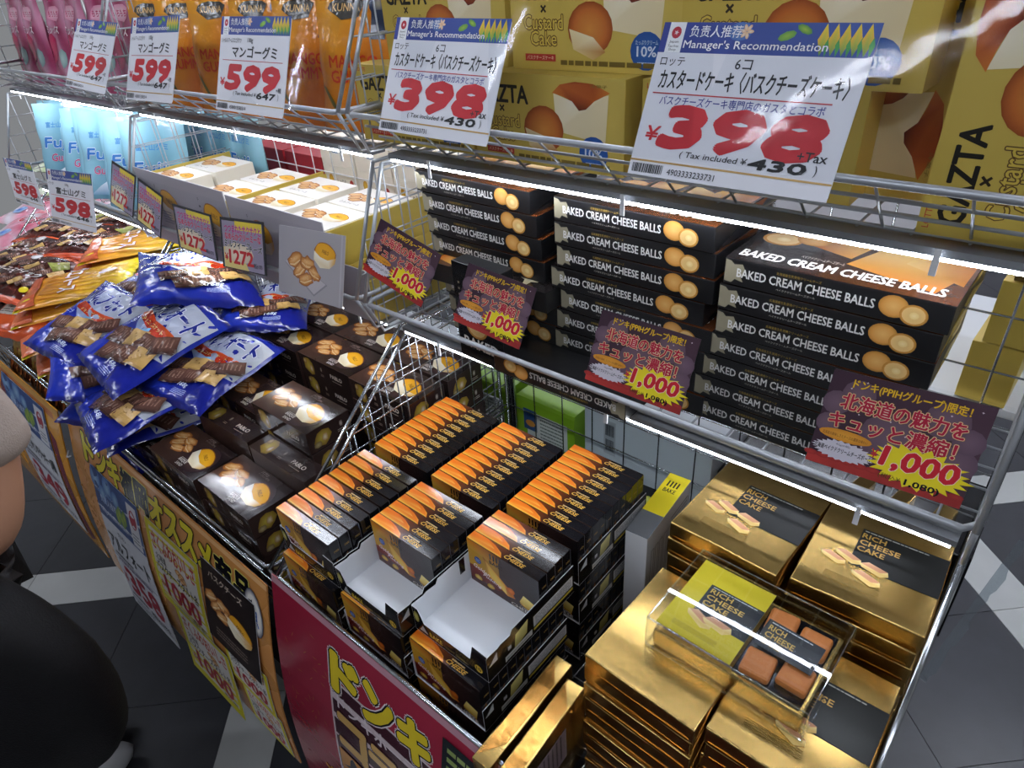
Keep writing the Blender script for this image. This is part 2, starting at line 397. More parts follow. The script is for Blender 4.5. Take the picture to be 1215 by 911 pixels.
def fancy_header(a, x, y, w, h, en=True):
    """blue header of the manager's recommendation cards"""
    a.rect(x, y, w, h, '#2b3a8c', '#31509a')
    a.fan(x + w * .40, y + h * .72, h * .42, h * .3, '#6f94c8', '#3f65ae', 12)
    for i in range(6): a.fan(x + w * .43 + h * .13 * math.cos(i), y + h * .72 + h * .13 * math.sin(i), h * .12, h * .06, '#f0e2c8', '#e8b98a', 8, rot=i * 57)
    a.fan(x + w * .62, y + h * .6, h * .3, h * .14, '#8db53a', '#5f9a3a', 8, rot=20).fan(x + w * .69, y + h * .8, h * .28, h * .12, '#9dc13c', '#4d8f3b', 8, rot=-25)
    for i in range(5):
        cx = x + w * (.78 + .045 * i); a.poly([(cx, y + h * .02), (cx + w * .024, y + h * .5), (cx, y + h * .98), (cx - w * .024, y + h * .5)], '#f0c02c', ['#3f9440', '#e8b52a', '#f2d23a', '#e8b52a'])
        a.poly([(cx + w * .022, y), (cx + w * .034, y + h * .35), (cx + w * .022, y + h * .6), (cx + w * .01, y + h * .35)], '#3e9a48')
    a.rect(x, y, w * .12, h, '#2b3a8c').rect(x + w * .035, y, w * .085, h, '#eef0f3').fan(x + w * .077, y + h * .66, w * .026, h * .2, '#c5283c', '#b01f35', 12)
    a.star(x + w * .077, y + h * .66, w * .012, h * .09, '#f1dfe2', 5, .45)
    a.text('Japan', x + w * .05, y + h * .3, w * .05, h * .1, '#2c2f38', .01).text('Tax-free', x + w * .047, y + h * .17, w * .058, h * .09, '#2c2f38').text('Shop', x + w * .055, y + h * .04, w * .04, h * .1, '#2c2f38')
    a.text('负责人推荐', x + w * .15, y + h * .52, w * .26, h * .38, '#e7ebf3', .01, out=('#26306e', .035))
    a.text("Manager's Recommendation", x + w * .13, y + h * .08, w * .68, h * .34, '#f1f2f6', .012, out=('#26306e', .04))
def price_card_art(W, H, brand, qty, title, sub, price, incl, code, tall=False):
    a = Art(); a.rect(0, 0, W, H, '#e4e6ee')
    hh = H * .19; fancy_header(a, 0, H - hh, W, hh)
    y = H - hh
    a.text(brand, W * .03, y - H * .085, W * .13 if len(brand) < 4 else W * .3, H * .055, '#2b2e38', .01).text(qty, W * .42, y - H * .09, W * .08, H * .06, '#2b2e38', .012)
    ty = y - H * .235
    if sub:
        a.text(title, W * .05, ty, W * .9, H * .13, '#17191f', .03); a.rect(W * .03, ty - H * .03, W * .87, H * .008, '#b3343e')
        a.text(sub, W * .08, ty - H * .1, W * .8, H * .06, '#3a4090', .015); py, ph = ty - H * .36, H * .245
        a.text(price, W * .13, py, W * .76, ph, '#bd1c29', .072, shear=.18)
        a.text('¥', W * .045, py + ph * .1, W * .07, ph * .38, '#c3202c', .03, shear=.15)
        a.text('+Tax', W * .82, py - H * .0, W * .13, H * .055, '#1c1e24', .02)
    else:
        a.text(title, W * .2, ty, W * .65, H * .12, '#17191f', .035); a.rect(W * .06, ty - H * .035, W * .88, H * .007, '#b3343e')
        py, ph = ty - H * .33, H * .24
        a.text(price, W * .13, py, W * .76, ph, '#bd1c29', .072, shear=.15); a.text('¥', W * .045, py + ph * .1, W * .07, ph * .35, '#c3202c', .03)
        a.text('+税', W * .88, py, W * .07, H * .05, '#1c1e24', .02)
    a.text('( Tax included ¥', W * .26, py - H * .075, W * .34, H * .05, '#1c1e24', .012, shear=.15)
    a.text(incl, W * .61, py - H * .08, W * .26, H * .062, '#15161a', .045, shear=.2).text(')', W * .91, py - H * .085, W * .012, H * .07, '#1c1e24')
    a.rect(0, H * .095, W, H * .012, '#a9854a', '#c9a566'); a.barcode(W * .02, H * .02, W * .17, H * .06).text(code, W * .22, H * .025, W * .25, H * .04, '#2b2e38', .01)
    return a
W_, H_ = .21, .152
a398 = price_card_art(W_, H_, 'ロッテ', '6コ', 'カスタードケーキ〈バスクチーズケーキ〉', 'バスクチーズケーキ専門店のガスタとコラボ', '398', '430', '4903333233731')
a599 = price_card_art(.2, .155, 'シャルル アームスロゴダクツ', '100g', 'マンゴーグミ', None, '599', '647', '4580013580314')
a598 = price_card_art(.2, .155, 'イケダ', '100g', '富士山グミ', None, '598', '646', '4580013580291')
for lab, BL, BR, TL, a, W, H in (
    ('white price card reading 398 yen, left of the two on the yellow cake cartons', (-0.7948, 0.6272, 0.1989), (-0.5900, 0.6272, 0.2009), (-0.7958, 0.6909, 0.0657), a398, .21, .152),
    ('white price card reading 398 yen, right one, largest card at top of the photo', (-0.3871, 0.6272, 0.2068), (-0.1803, 0.6272, 0.2068), (-0.3861, 0.6899, 0.0706), a398, .21, .152),
    ('leftmost white 599 yen card before the orange gummy pouches', (-1.9453, 0.6272, 0.2009), (-1.7297, 0.6272, 0.2087), (-1.9453, 0.7056, 0.0686), a599, .2, .155),
    ('middle white 599 yen card of the three before orange pouches', (-1.6219, 0.6272, 0.2107), (-1.4132, 0.6272, 0.2058), (-1.6170, 0.6909, 0.0657), a599, .2, .155),
    ('rightmost white 599 yen card with a glare spot, before orange pouches', (-1.2456, 0.6272, 0.2038), (-1.0349, 0.6272, 0.2038), (-1.2544, 0.6899, 0.0637), a599, .2, .155),
    ('white price card cut by the left frame edge before pink pouches', (-2.6852, 0.6272, 0.2009), (-2.4500, 0.6272, 0.2009), (-2.7048, 0.6860, 0.0686), a598, .2, .155),
    ('front white 598 yen card before the sky blue gummy pouches', (-2.18, .54, .55), (-1.855, .54, .522), (-2.135, .565, .405), a598, .2, .155),
    ('rear-left white 598 yen card at the left edge of the photo', (-2.454, .54, .538), (-2.208, .54, .524), (-2.48, .562, .415), a598, .2, .155)):
    sheet('price_card', lab, 'price card', quad_frame(BL, BR, TL), a, W, H, r=.004, group='white manager cards on the shelves')
# dark 1,000 yen cards
def card1000():
    W, H = .144, .112; a = Art(); a.rect(0, 0, W, H, '#3a2734', '#45303c')
    for cx, cy, r in ((.012, .075, .014), (.03, .09, .016), (.01, .05, .012), (.1, .03, .02), (.128, .045, .018), (.132, .07, .014), (.07, .05, .03), (.11, .085, .02)): a.fan(cx, cy, r, r, '#6c5664', '#5c4857', 12)
    for i in range(14):
        q = random.Random(i); a.star(q.uniform(.003, .14), q.uniform(.02, .108), .0012, .0012, '#d8c8d2', 4, .4)
    a.rect(0, 0, W, H * .1, '#a8332e', '#8f2a2a')
    for i in range(12): a.fan(W * (.02 + .085 * i), H * .1, W * .05, H * .03, '#a8332e', '#8f2a2a', 8)
    a.text('ドンキ(PPIHグループ)限定！', .022, .094, .104, .012, '#e0b62a', .03, out=('#6e4a1e', .05))
    a.text('北海道の魅力を', .016, .070, .112, .019, '#a81f38', .045, out=('#e8d3c0', .03), out2=('#cf9a2c', .065))
    a.text('キュッと濃縮！', .010, .047, .115, .019, '#a81f38', .045, out=('#e8d3c0', .03), out2=('#cf9a2c', .065))
    a.fan(.030, .0395, .026, .0068, '#d99b35', '#c9852a', 16).text('北海道の美味しさとチーズの濃厚な味わい', .008, .037, .044, .004, '#5a2d18')
    a.star(.032, .022, .031, .0115, '#c9c4cf', 26, .85).text('北海道ベイクドクリームチーズボール', .004, .019, .056, .006, '#17141a', .03).text('42g(6個)', .024, .027, .014, .003, '#2a2430')
    a.star(.1, .0275, .047, .024, '#e5d324', 22, .76)
    a.text('¥', .0575, .026, .006, .01, '#c3302f', .02).text('1,000', .067, .018, .066, .025, '#c1202e', .06, shear=.08, out=('#efd9c8', .03))
    a.text('(税込¥', .07, .0065, .02, .0065, '#4a3a12', .01).text('1,080)', .094, .005, .03, .0085, '#151216', .05)
    return a, W, H
a1000, w1, h1 = card1000()
for lab, BL, BR, TL in (
    ('dark purple 1,000 yen card at the right end of the middle shelf, largest', (-0.1473, 0.6088, 0.4714), (-0.0059, 0.6088, 0.4645), (-0.1473, 0.6481, 0.3791)),
    ('dark purple 1,000 yen card, second from the right on the middle shelf', (-0.4311, 0.6088, 0.4733), (-0.2946, 0.6088, 0.4753), (-0.4311, 0.6481, 0.3889)),
    ('dark purple 1,000 yen card, third from the right, overlapping a black carton', (-0.6687, 0.6088, 0.4556), (-0.5421, 0.6088, 0.4655), (-0.6638, 0.6481, 0.3771)),
    ('dark purple 1,000 yen card beside the shelf divider, leftmost and tilted', (-0.8701, 0.6088, 0.4203), (-0.7385, 0.6088, 0.4537), (-0.8524, 0.6481, 0.3437))):
    sheet('price_card', lab, 'price card', quad_frame(BL, BR, TL), a1000, w1, h1, m='gloss', body='blackm', group='dark 1,000 yen cards')
def card1272():
    W, H = .14, .12; a = Art(); a.rect(0, 0, W, H, '#24222c').rect(W * .04, H * .02, W * .92, H * .92, '#8c8399').rect(W * .35, H * .78, W * .6, H * .17, '#d8c23a')
    a.poly([(W * .05, H * .02), (W * .62, H * .02), (W * .45, H * .4), (W * .05, H * .42)], '#d9c478').fan(W * .4, H * .33, W * .34, H * .2, '#e2d3c0', '#c9b9a0', 14)
    a.text('つつまれたサクサクと', W * .1, H * .72, W * .82, H * .15, '#a02a6e', .03, out=('#c77aa6', .04)).text('なめらかクリーミーな', W * .1, H * .58, W * .82, H * .13, '#b3223f', .03, out=('#c98aa0', .04))
    a.text('ミルフィーユ', W * .08, H * .42, W * .6, H * .14, '#141217', .05, out=('#e5e2e8', .05)).text('チーズ', W * .64, H * .40, W * .3, H * .12, '#141217', .05, out=('#e5e2e8', .05))
    a.text('1272', W * .18, H * .12, W * .55, H * .26, '#b51f28', .06).text('¥', W * .07, H * .16, W * .08, H * .14, '#b51f28', .04)
    a.text('税込1373', W * .74, H * .1, W * .18, H * .09, '#1a1820', .02)
    return a, W, H
a1272, w2, h2 = card1272()
for lab, BL, BR, TL in (
    ('yellow and purple 1272 yen card left of the grey pastry picture', (-1.3230, 0.5876, 0.5089), (-1.1534, 0.5876, 0.4909), (-1.3344, 0.6161, 0.4132)),
    ('yellow and purple 1272 yen card, second to the left of the pastry picture', (-1.5097, 0.5876, 0.5042), (-1.3400, 0.5876, 0.5014), (-1.5400, 0.6161, 0.4188)),
    ('yellow and purple 1272 yen card, third from the pastry picture, turned aside', (-1.6973, 0.5876, 0.4738), (-1.5959, 0.5876, 0.5014), (-1.6793, 0.6161, 0.3810)),
    ('yellow and purple 1272 yen card nearest the sky blue pouches', (-1.8272, 0.5876, 0.4521), (-1.7163, 0.5876, 0.4738), (-1.7987, 0.6161, 0.3563))):
    sheet('price_card', lab, 'price card', quad_frame(BL, BR, TL), a1272, w2, h2, m='gloss', body='blackm', group='yellow and purple 1272 yen cards')
def tart(a, cx, cy, k, rot=0, white=True):
    b = Art()
    b.fan(0, 0, 1, .62, '#e8a82a', '#8a4a1a', 20, mid='#e09a20', irr=.06)
    b.fan(0, .02, .93, .55, '#edb42e', '#e2a022', 18, irr=.08)
    if white: b.poly([(-1, -.05), (-.95, -.55), (-.3, -.9), (.55, -.72), (.95, -.35), (1, 0), (.3, -.3), (-.4, -.28)], '#efe6cf', ['#f3ecd8', '#e9dcbc', '#e8dcc0', '#dfcfa8', '#cf9f50', '#d8a040', '#f4ecd8', '#f6f0e0'])
    b.text('PABLO', -.3, -.02, .6, .22, '#8a4a18', .02, shear=.2)
    a.put(b, cx, cy, k, rot=rot)
def sandwiches(a, cx, cy, k, seed=0):
    """folded pastry pieces: tan layered blobs with cream filling"""
    r = random.Random(seed)
    for x, y, w_, rot in ((-.75, .35, .62, 18), (-.35, -.05, .6, 30), (.25, .3, .6, -12), (.1, -.45, .58, 8), (.75, -.1, .5, -25)):
        b = Art(); b.fan(0, 0, 1, .58, '#d9a25e', '#8a4e22', 14, mid='#c08040', irr=.35, seed=seed + int(x * 50)); b.fan(-.1, .12, .75, .25, '#e8bf86', '#c98c4a', 10, rot=8, irr=.4, seed=seed + 3)
        b.poly([(-.8, -.1), (-.2, -.22), (.8, -.02), (.75, -.14), (-.2, -.36), (-.75, -.22)], '#f0dfc0', ['#f0dfc0', '#e6cfa4', '#f2e4c8', '#d8b070', '#e0b878', '#d8a868'])
        for q in range(3): b.fan(r.uniform(-.5, .5), r.uniform(-.2, .3), .16, .07, '#f0d2a0', '#c48a4a', 7, rot=r.uniform(-40, 40))
        a.put(b, cx + x * k, cy + y * k, k * w_, rot=rot)
ap = Art(); ap.rect(0, 0, .2, .13, '#9c9aa0', '#a7a4a8'); ap.poly([(.02, .062), (.05, .075), (.155, .035), (.115, .008)], '#8b898f').poly([(.022, .064), (.05, .073), (.15, .036), (.115, .012)], '#b4b1b5')
sandwiches(ap, .085, .055, .04, 3); tart(ap, .145, .092, .032, -8); ap.rect(.19, 0, .004, .13, '#b5b3b8')
sheet('picture_card', 'grey card showing layered biscuits and a yellow cheese tart', 'display card', quad_frame((-1.1221, 0.5876, 0.5136), (-0.9221, 0.5876, 0.4966), (-1.1107, 0.6161, 0.3905)), ap, .2, .13, m='print', body='grey')
# clear plastic sleeves hanging along the shelf fronts
def sleeve(lab, x0, x1, y0, h0, y1, h1):
    n = 14
    vs = []; fs = []
    for i in range(n + 1):
        x = x0 + (x1 - x0) * i / n; w = .0015 * math.sin(i * 2.3)
        vs += [(x, y0 + .0025 + w, Z(h0)), (x, y1 + .0025 + w, Z(h1))]
    for i in range(n): fs.append((2 * i, 2 * i + 2, 2 * i + 3, 2 * i + 1))
    me = new_mesh('sleeve', vs, fs, 'sleeve', smooth=True)
    o = make('price_sleeve', [(None, me)], lab, 'sleeve', Matrix.Identity(4))
    return o
sleeve('long clear plastic sleeve before the yellow cake cartons', -.87, -.01, .630, .19, .698, .045)
sleeve('long clear plastic sleeve before the orange pouches', -1.78, -.93, .630, .19, .698, .06)
sleeve('clear plastic sleeve holding the dark 1,000 yen cards', -.87, .005, .611, .48, .652, .372)
sleeve('clear plastic sleeve holding the 1272 yen cards', -1.75, -.92, .590, .505, .622, .385)

def bake_front(W=.143, H=.092):
    a = Art()
    a.rect(0, 0, W, H, '#c4922c', '#1c1518').rect(W * .45, 0, W * .55, H, '#3a2420', '#141214')
    a.poly([(0, H), (W * .5, H), (W * .42, H * .72), (0, H * .8)], '', ['#d8862a', '#4a2a1c', '#a8782c', '#c99c34'])
    a.poly([(0, 0), (W * .5, 0), (W * .62, H * .22), (W * .1, H * .42), (0, H * .4)], '', ['#4a1a1a', '#2a1516', '#3a1a18', '#8a2f22', '#7a2820'])
    a.poly([(W * .22, H * .78), (W * .52, H * .42), (W * .62, H * .3), (W * .66, H * .2), (W * .55, H * .16), (W * .30, H * .36)], '', ['#8a4a1c', '#c9742a', '#d98a34', '#a0521e', '#c9822c', '#e0a83c'])
    a.poly([(W * .25, H * .72), (W * .32, H * .38), (W * .54, H * .18), (W * .52, H * .4)], '', ['#c9982f', '#e0b84a', '#e8c860', '#d09a34'])
    a.fan(W * .6, H * .33, W * .06, H * .08, '#d9772a', '#a8501c', 10, irr=.2)
    for x, y, r in ((.12, .16, 0), (.3, .12, 20)): a.fan(W * x, H * y, W * .06, H * .06, '#d8bb58', '#a8822e', 8, rot=r, irr=.3, seed=int(x * 99))
    a.poly([(W * .72, H * .22), (W * .78, H * .42), (W * .93, H * .36), (W * .9, H * .14)], '', ['#c9a94a', '#ecd884', '#e6cf74', '#b08c38']).poly([(W * .72, H * .22), (W * .9, H * .14), (W * .9, H * .09), (W * .73, H * .17)], '#a07a2c')
    for i in range(4): a.rect(W * (.33 + .045 * i), H * .82, W * .022, H * .13, '#1a1312')
    a.text('BAKE', W * .32, H * .71, W * .18, H * .08, '#1a1312', .03)
    a.fan(W * .14, H * .6, W * .05, W * .05, '#2f55a8', '#23418c', 14).lines(W * .105, H * .56, W * .07, H * .09, 3, '#b8c4dc', 1)
    a.text('Golden', W * .06, H * .40, W * .24, H * .09, '#ecd9d2', .02, shear=.2, rot=-8).text('Pudding', W * .2, H * .28, W * .26, H * .09, '#ecd9d2', .02, shear=.2, rot=-8)
    a.text('CREAMY', W * .73, H * .11, W * .16, H * .035, '#c9c2b8', .01).text('CHEESE', W * .6, H * .03, W * .32, H * .07, '#d9d4cc', .01)
    return a
def bake_top(W=.143, D=.0188):
    a = Art(); a.rect(0, 0, W, D, '#17161a')
    n = 10
    pts = [(0, 0)] + [(W * (.30 + .22 * math.sin(i / n * PI * .5) ** 1), D * i / n) for i in range(n, -1, -1)][::-1] + [(0, D)]
    a.rect(0, 0, W * .60, D, '#a8541e', '#1a1618')
    a.poly([(0, 0), (W * .5, 0), (W * .45, D * .45), (W * .33, D * .8), (W * .18, D), (0, D)], '', ['#f2a63a', '#e8862a', '#f29a34', '#e8701e', '#ea6a1c', '#f07a24'])
    a.poly([(0, D * .35), (W * .36, D * .42), (W * .26, D * .72), (0, D * .78)], '', ['#f08526', '#f6ae48', '#ee8024', '#ec6c1c'])
    a.poly([(0, D * .0), (W * .5, 0), (W * .46, D * .14), (0, D * .18)], '', ['#e8a432', '#d99030', '#f0b248', '#f5b746'])
    a.text('CHEESE', W * .50, D * .22, W * .26, D * .36, '#e6b450', .03, shear=.35)
    a.lines(W * .54, D * .66, W * .18, D * .13, 1, '#d2b27a', 2, th=.9)
    a.rect(0, D * .965, W, D * .035, '#3a2a20').rect(0, 0, W, D * .03, '#3a2a20')
    return a
def bake_side(D=.0188, H=.092):
    a = Art(); a.rect(0, 0, D, H, '#141316').poly([(0, H * .1), (D * .6, H * .3), (D * .5, H * .6), (0, H * .5)], '', ['#5a3a1c', '#8a6430', '#6a4622', '#2a1c14']).text('CHEESE', D * .35, H * .75, D * .5, H * .04, '#a88848')
    a.rect(D * .94, 0, D * .06, H, '#4a4a4e'); return a
BW, BD, BH = .143, .0188, .092
bake_body = carton(BW, BD, BH, 'black', .0009)
bf = bake_front().mesh('front', (-BW/2, -BD/2, 0), (1, 0, 0), (0, 0, 1), 'gloss'); bt = bake_top().mesh('top', (-BW/2, -BD/2, BH), (1, 0, 0), (0, 1, 0), 'gloss'); bs_ = bake_side().mesh('side', (BW/2, -BD/2, 0), (0, 1, 0), (0, 0, 1), 'gloss')
bake_parts = [(None, bake_body), ('printed_front', bf), ('printed_top', bt), ('printed_end', bs_)]
FZ = Z(1.046) + .002; LP = .0955
TW, TD = .150, .200
def tray_meshes(front):
    fr = [(0, 0), (TW, 0), (TW, .056), (TW - .026, .058), (TW - .034, .024), (.022, .024), (.012, .05), (0, .05)]
    sd = [(0, 0), (TD, 0), (TD, .05), (0, .05)] if not front else [(0, 0), (TD, 0), (TD, .058), (.055, .058), (.05, .05), (.03, .052), (.024, .05), (0, .052)]
    t = .0012; P = []
    fl_ = MB().box(-TW/2, 0, 0, TW/2, TD, .0012).mesh('tray_floor', 'white'); P.append(('tray_floor', fl_))
    for sx in (-1, 1):
        x = sx * TW / 2
        outer = MB().prism(sd, (x if sx > 0 else x + t, 0, 0), (0, 1, 0), (0, 0, 1), -t * .5).mesh('w', 'black') if sx > 0 else MB().prism(sd, (x, 0, 0), (0, 1, 0), (0, 0, 1), t * .5).mesh('w', 'black')
        inner = MB().prism(sd, (x - sx * t * .5, 0, .0012), (0, 1, 0), (0, 0, 1), -sx * t * .5).mesh('i', 'white')
        sub = [('white_lining', inner)]
        if sx > 0:
            a = Art(); a.rect(TD * .0, 0, TD, .047, '#1b1813')
            a.poly([(TD * .28, .012), (TD * .30, .04), (TD * .44, .046), (TD * .42, .02)], '', ['#8f8748', '#cfc878', '#d8d088', '#a8a05a']).rect(TD * .18, .004, TD * .3, .011, '#b9bab4').rect(TD * .5, .016, TD * .48, .022, '#bfc0bf').rect(TD * .5, .008, TD * .48, .005, '#b5a03e')
            a.lines(TD * .52, .018, TD * .44, .018, 5, '#55565a', 4).lines(TD * .19, .005, TD * .26, .009, 2, '#55565a', 5).poly([(.002, .03), (.02, .046), (.02, .03)], '#b4b6b8').rect(TD * .21, .024, .007, .007, '#a8a9aa')
            sub.append(('printed_label', a.mesh('l', (x, 0, .002), (0, 1, 0), (0, 0, 1), 'gloss')))
        P.append(('side_wall', outer, sub))
    if front:
        fw = MB().prism(fr, (-TW/2, 0, 0), (1, 0, 0), (0, 0, 1), -t * .5).mesh('f', 'black'); fi = MB().prism(fr, (-TW/2, t * .5, .0012), (1, 0, 0), (0, 0, 1), -t * .5).mesh('f', 'white')
        a = Art(); a.text('BAKE', .034, .008, .026, .009, '#d8b53c', .03).text('CREAMY CHEESE', .064, .008, .042, .005, '#7d6a3c', .01).fan(TW - .017, .018, .0075, .0075, '#caa53a', None, 16).text('10', TW - .0215, .0145, .009, .007, '#1a1814', .03).poly([(.012, .008), (.03, .008), (.021, .022)], '#a5a7aa')
        a.fan(.009, .034, .006, .012, '#c9bf6a', '#8f8648', 8)
        P.append(('front_wall', fw, [('white_lining', fi), ('printed_label', a.mesh('l', (-TW/2, 0, 0), (1, 0, 0), (0, 0, 1), 'gloss', off=.0009))]))
        tab = MB().prism([(0, 0), (.011, 0), (.012, .03), (0, .03)], (-TW/2 + t + .0002, TD * .50, .028), (0, 1, 0), (0, 0, 1), .0006).mesh('t', 'black'); P.append(('folded_tab', tab))
    bw = MB().box(-TW/2, TD - .0012, 0, TW/2, TD, .05).mesh('b', 'black'); P.append(('back_wall', bw))
    return P
tray_f, tray_b = tray_meshes(True), tray_meshes(False)
COLX = {'left': -.8135, 'middle': -.6595, 'right': -.5065}
def bake_row(col, bank, lvl, y0, n0, n1, pitch, jitter=.0006):
    z = FZ + lvl * LP + .0016; x = COLX[col]; lv = {2: '', 1: ', second layer', 0: ', bottom layer'}[lvl]
    for i in range(n0, n1):
        make('biscuit_carton', bake_parts, f'orange-black biscuit carton, {ORD[i - n0]} from front, {col} column, {bank} tray{lv}', 'carton',
             T(x + R.uniform(-jitter, jitter) * 2, y0 + BD / 2 + i * pitch, z, R.uniform(-.5, .5)), 'orange and black cheese biscuit cartons')
for col, yf, yb in (('left', .352, .566), ('middle', .352, .566), ('right', .376, .590)):
    for lvl in (0, 1, 2):
        yy = yf if lvl == 2 else {'left': .338, 'middle': .346, 'right': .357}[col]
        lv = {2: 'top', 1: 'second', 0: 'bottom'}[lvl]
        make('display_tray', tray_f if lvl == 2 else tray_b, f'black cardboard display tray, front bank, {col} column, {lv} layer', 'tray', T(COLX[col], yy, FZ + lvl * LP), 'black cardboard display trays')
        make('display_tray', tray_b, f'black cardboard display tray, back bank, {col} column, {lv} layer', 'tray', T(COLX[col], yb, FZ + lvl * LP), 'black cardboard display trays')
bake_row('left', 'front', 2, .354, 0, 9, .0216); bake_row('middle', 'front', 2, .432, 0, 6, .0192); bake_row('right', 'front', 2, .497, 0, 4, .0194)
for c in ('left', 'middle', 'right'): bake_row(c, 'back', 2, {'left': .568, 'middle': .568, 'right': .592}[c], 0, 10, .0193)
bake_row('left', 'front', 1, .340, 0, 2, .0193); bake_row('middle', 'front', 1, .348, 0, 2, .0193); bake_row('right', 'front', 1, .359, 0, 10, .0193)
for l in (0, 1): bake_row('right', 'back', l, .592, 0, 10, .0193)
bake_row('right', 'front', 0, .359, 0, 10, .0193); bake_row('left', 'front', 0, .340, 0, 2, .0193); bake_row('middle', 'front', 0, .348, 0, 2, .0193)

# black cheese cartons lying behind the middle column, upright yellow-topped carton
def lying_black():
    a = Art(); a.rect(0, 0, .2, .1, '#17181a').rect(.012, .052, .042, .036, '#c5ccd2').lines(.014, .056, .02, .028, 6, '#555a60', 3)
    for i in range(6):
        for j in range(6):
            if random.Random(i * 7 + j).random() > .5: a.rect(.036 + i * .0027, .06 + j * .0035, .0025, .003, '#30343a')
    a.fan(.085, .07, .009, .009, '#cdb52e', None, 14).fan(.12, .06, .018, .014, '#c2c46e', '#8c9040', 9, irr=.3).fan(.1, .04, .016, .012, '#a8a83e', '#6e6c1c', 9, irr=.3).text('CREAMY', .135, .034, .05, .009, '#b5a25a', .02, rot=15).text('CHEESE', .14, .018, .05, .01, '#b5a25a', .02, rot=15)
    return a
lyb = MB().box(-.1, -.05, 0, .1, .05, .045).mesh('c', 'black', bevel=.001); lya = lying_black().mesh('t', (-.1, -.05, .045), (1, 0, 0), (0, 1, 0), 'gloss')
for k, (x, y, rz) in enumerate(((-.70, .84, -6), (-.50, .862, 4))):
    for j in range(3): make('biscuit_carton', [(None, lyb), ('printed_top', lya)], f'black cheese carton lying flat behind the {"middle" if k == 0 else "right"} column, {ORD[2 - j]} from the top', 'carton', T(x, y, FZ + .0456 * j + .0, rz if j == 2 else 0), 'black cartons lying flat')
ub = MB().box(-.02, -.085, 0, .02, .085, .23).mesh('c', 'white', bevel=.001)
a = Art(); a.rect(0, 0, .17, .23, '#c9cdd0')
for i in range(4): a.rect(.10 + .012 * i, .125, .007, .028, '#17181a')
a.text('BAKE', .1, .1, .044, .016, '#17181a', .03).lines(.09, .16, .07, .05, 6, '#6a6d72', 6).barcode(.012, .012, .04, .03)
for i in range(5): a.rect(.015 + .016 * i, .06, .012, .13, '#8a8d92').rect(.017 + .016 * i, .062, .008, .126, '#c9cdd0')
at = Art(); at.rect(0, 0, .04, .17, '#5c5f62').rect(0, .06, .04, .11, '#d8c51e', '#e6d42a')
for i in range(4): at.rect(.008 + .006 * i, .135, .003, .016, '#17181a')
at.text('BAKE', .008, .12, .022, .01, '#17181a', .03)
make('biscuit_carton', [(None, ub), ('printed_side', a.mesh('s', (.02, -.085, 0), (0, 1, 0), (0, 0, 1))), ('printed_top', at.mesh('t', (-.02, -.085, .23), (1, 0, 0), (0, 1, 0)))], 'upright white carton with yellow top between black trays and gold boxes', 'carton', T(-.405, .79, FZ, 4))

# ---------------------------------------------------------------- gold wrapped cake boxes
def cake_piece(a, x, y, k, rot, brown_left=False):
    b = Art(); b.poly([(-1, .12), (-.82, -.22), (.45, -.70), (1, -.42), (.92, 0), (-.4, .45)], '', ['#f0da96', '#e2c074', '#e8c87c', '#dcb868', '#efd894', '#f6e6b4'])
    b.poly([(-.92, .16), (-.4, .47), (.95, .02), (.42, -.26)], '', ['#d8a07c', '#e4b48e', '#c98a64', '#d09470'])
    a.put(b, x, y, k, rot=rot)
def rich_top(W=.16, D=.19):
    a = Art(); a.rect(W * .33, D * .36, W * .668, D * .40, '#1b1c1c', '#202121')
    for i, t in enumerate(('RICH', 'CHEESE', 'CAKE')): a.text(t, W * .345, D * (.665 - .072 * i), W * (.185, .31, .21)[i], D * .05, '#c39a4c', .035)
    a.lines(W * .35, D * .735, W * .5, D * .012, 1, '#a9a9a4', 3, th=.8)
    for x, y, k, r in ((.21, .37, .017, 0), (.31, .43, .018, -4), (.52, .40, .018, 6), (.49, .29, .019, -2)): cake_piece(a, W * x, D * y, k, r)
    a.lines(W * .2, D * .15, W * .42, D * .075, 5, '#7c642e', 8, th=.25)
    return a
GW, GD, GH = .16, .19, .0294
def gold_mesh(seed, m='gold'):
    b = bmesh.new(); bmesh.ops.create_cube(b, size=1); bmesh.ops.scale(b, vec=(GW, GD, GH), verts=b.verts); bmesh.ops.translate(b, vec=(0, 0, GH / 2), verts=b.verts)
    bmesh.ops.bevel(b, geom=b.edges[:], offset=.0022, segments=3, profile=.6, affect='EDGES')
    bmesh.ops.subdivide_edges(b, edges=[e for e in b.edges if e.calc_length() > .02], cuts=5, use_grid_fill=True)
    for v in b.verts:
        n = noise.noise_vector(Vector((v.co.x * 18 + seed * 9, v.co.y * 18, v.co.z * 30)))
        v.co += n * .0009
        if abs(v.co.z - GH) < .004 and abs(v.co.x) < GW * .48 and abs(v.co.y) < GD * .48: v.co.z = GH - .0002
    me = bpy.data.meshes.new('wrap'); b.to_mesh(me); b.free(); me.materials.append(MT[m]); me.polygons.foreach_set('use_smooth', [True] * len(me.polygons)); return me
gm = [gold_mesh(i) for i in range(3)]
rt = rich_top().mesh('print', (-GW/2, -GD/2, GH), (1, 0, 0), (0, 1, 0), 'foilink')
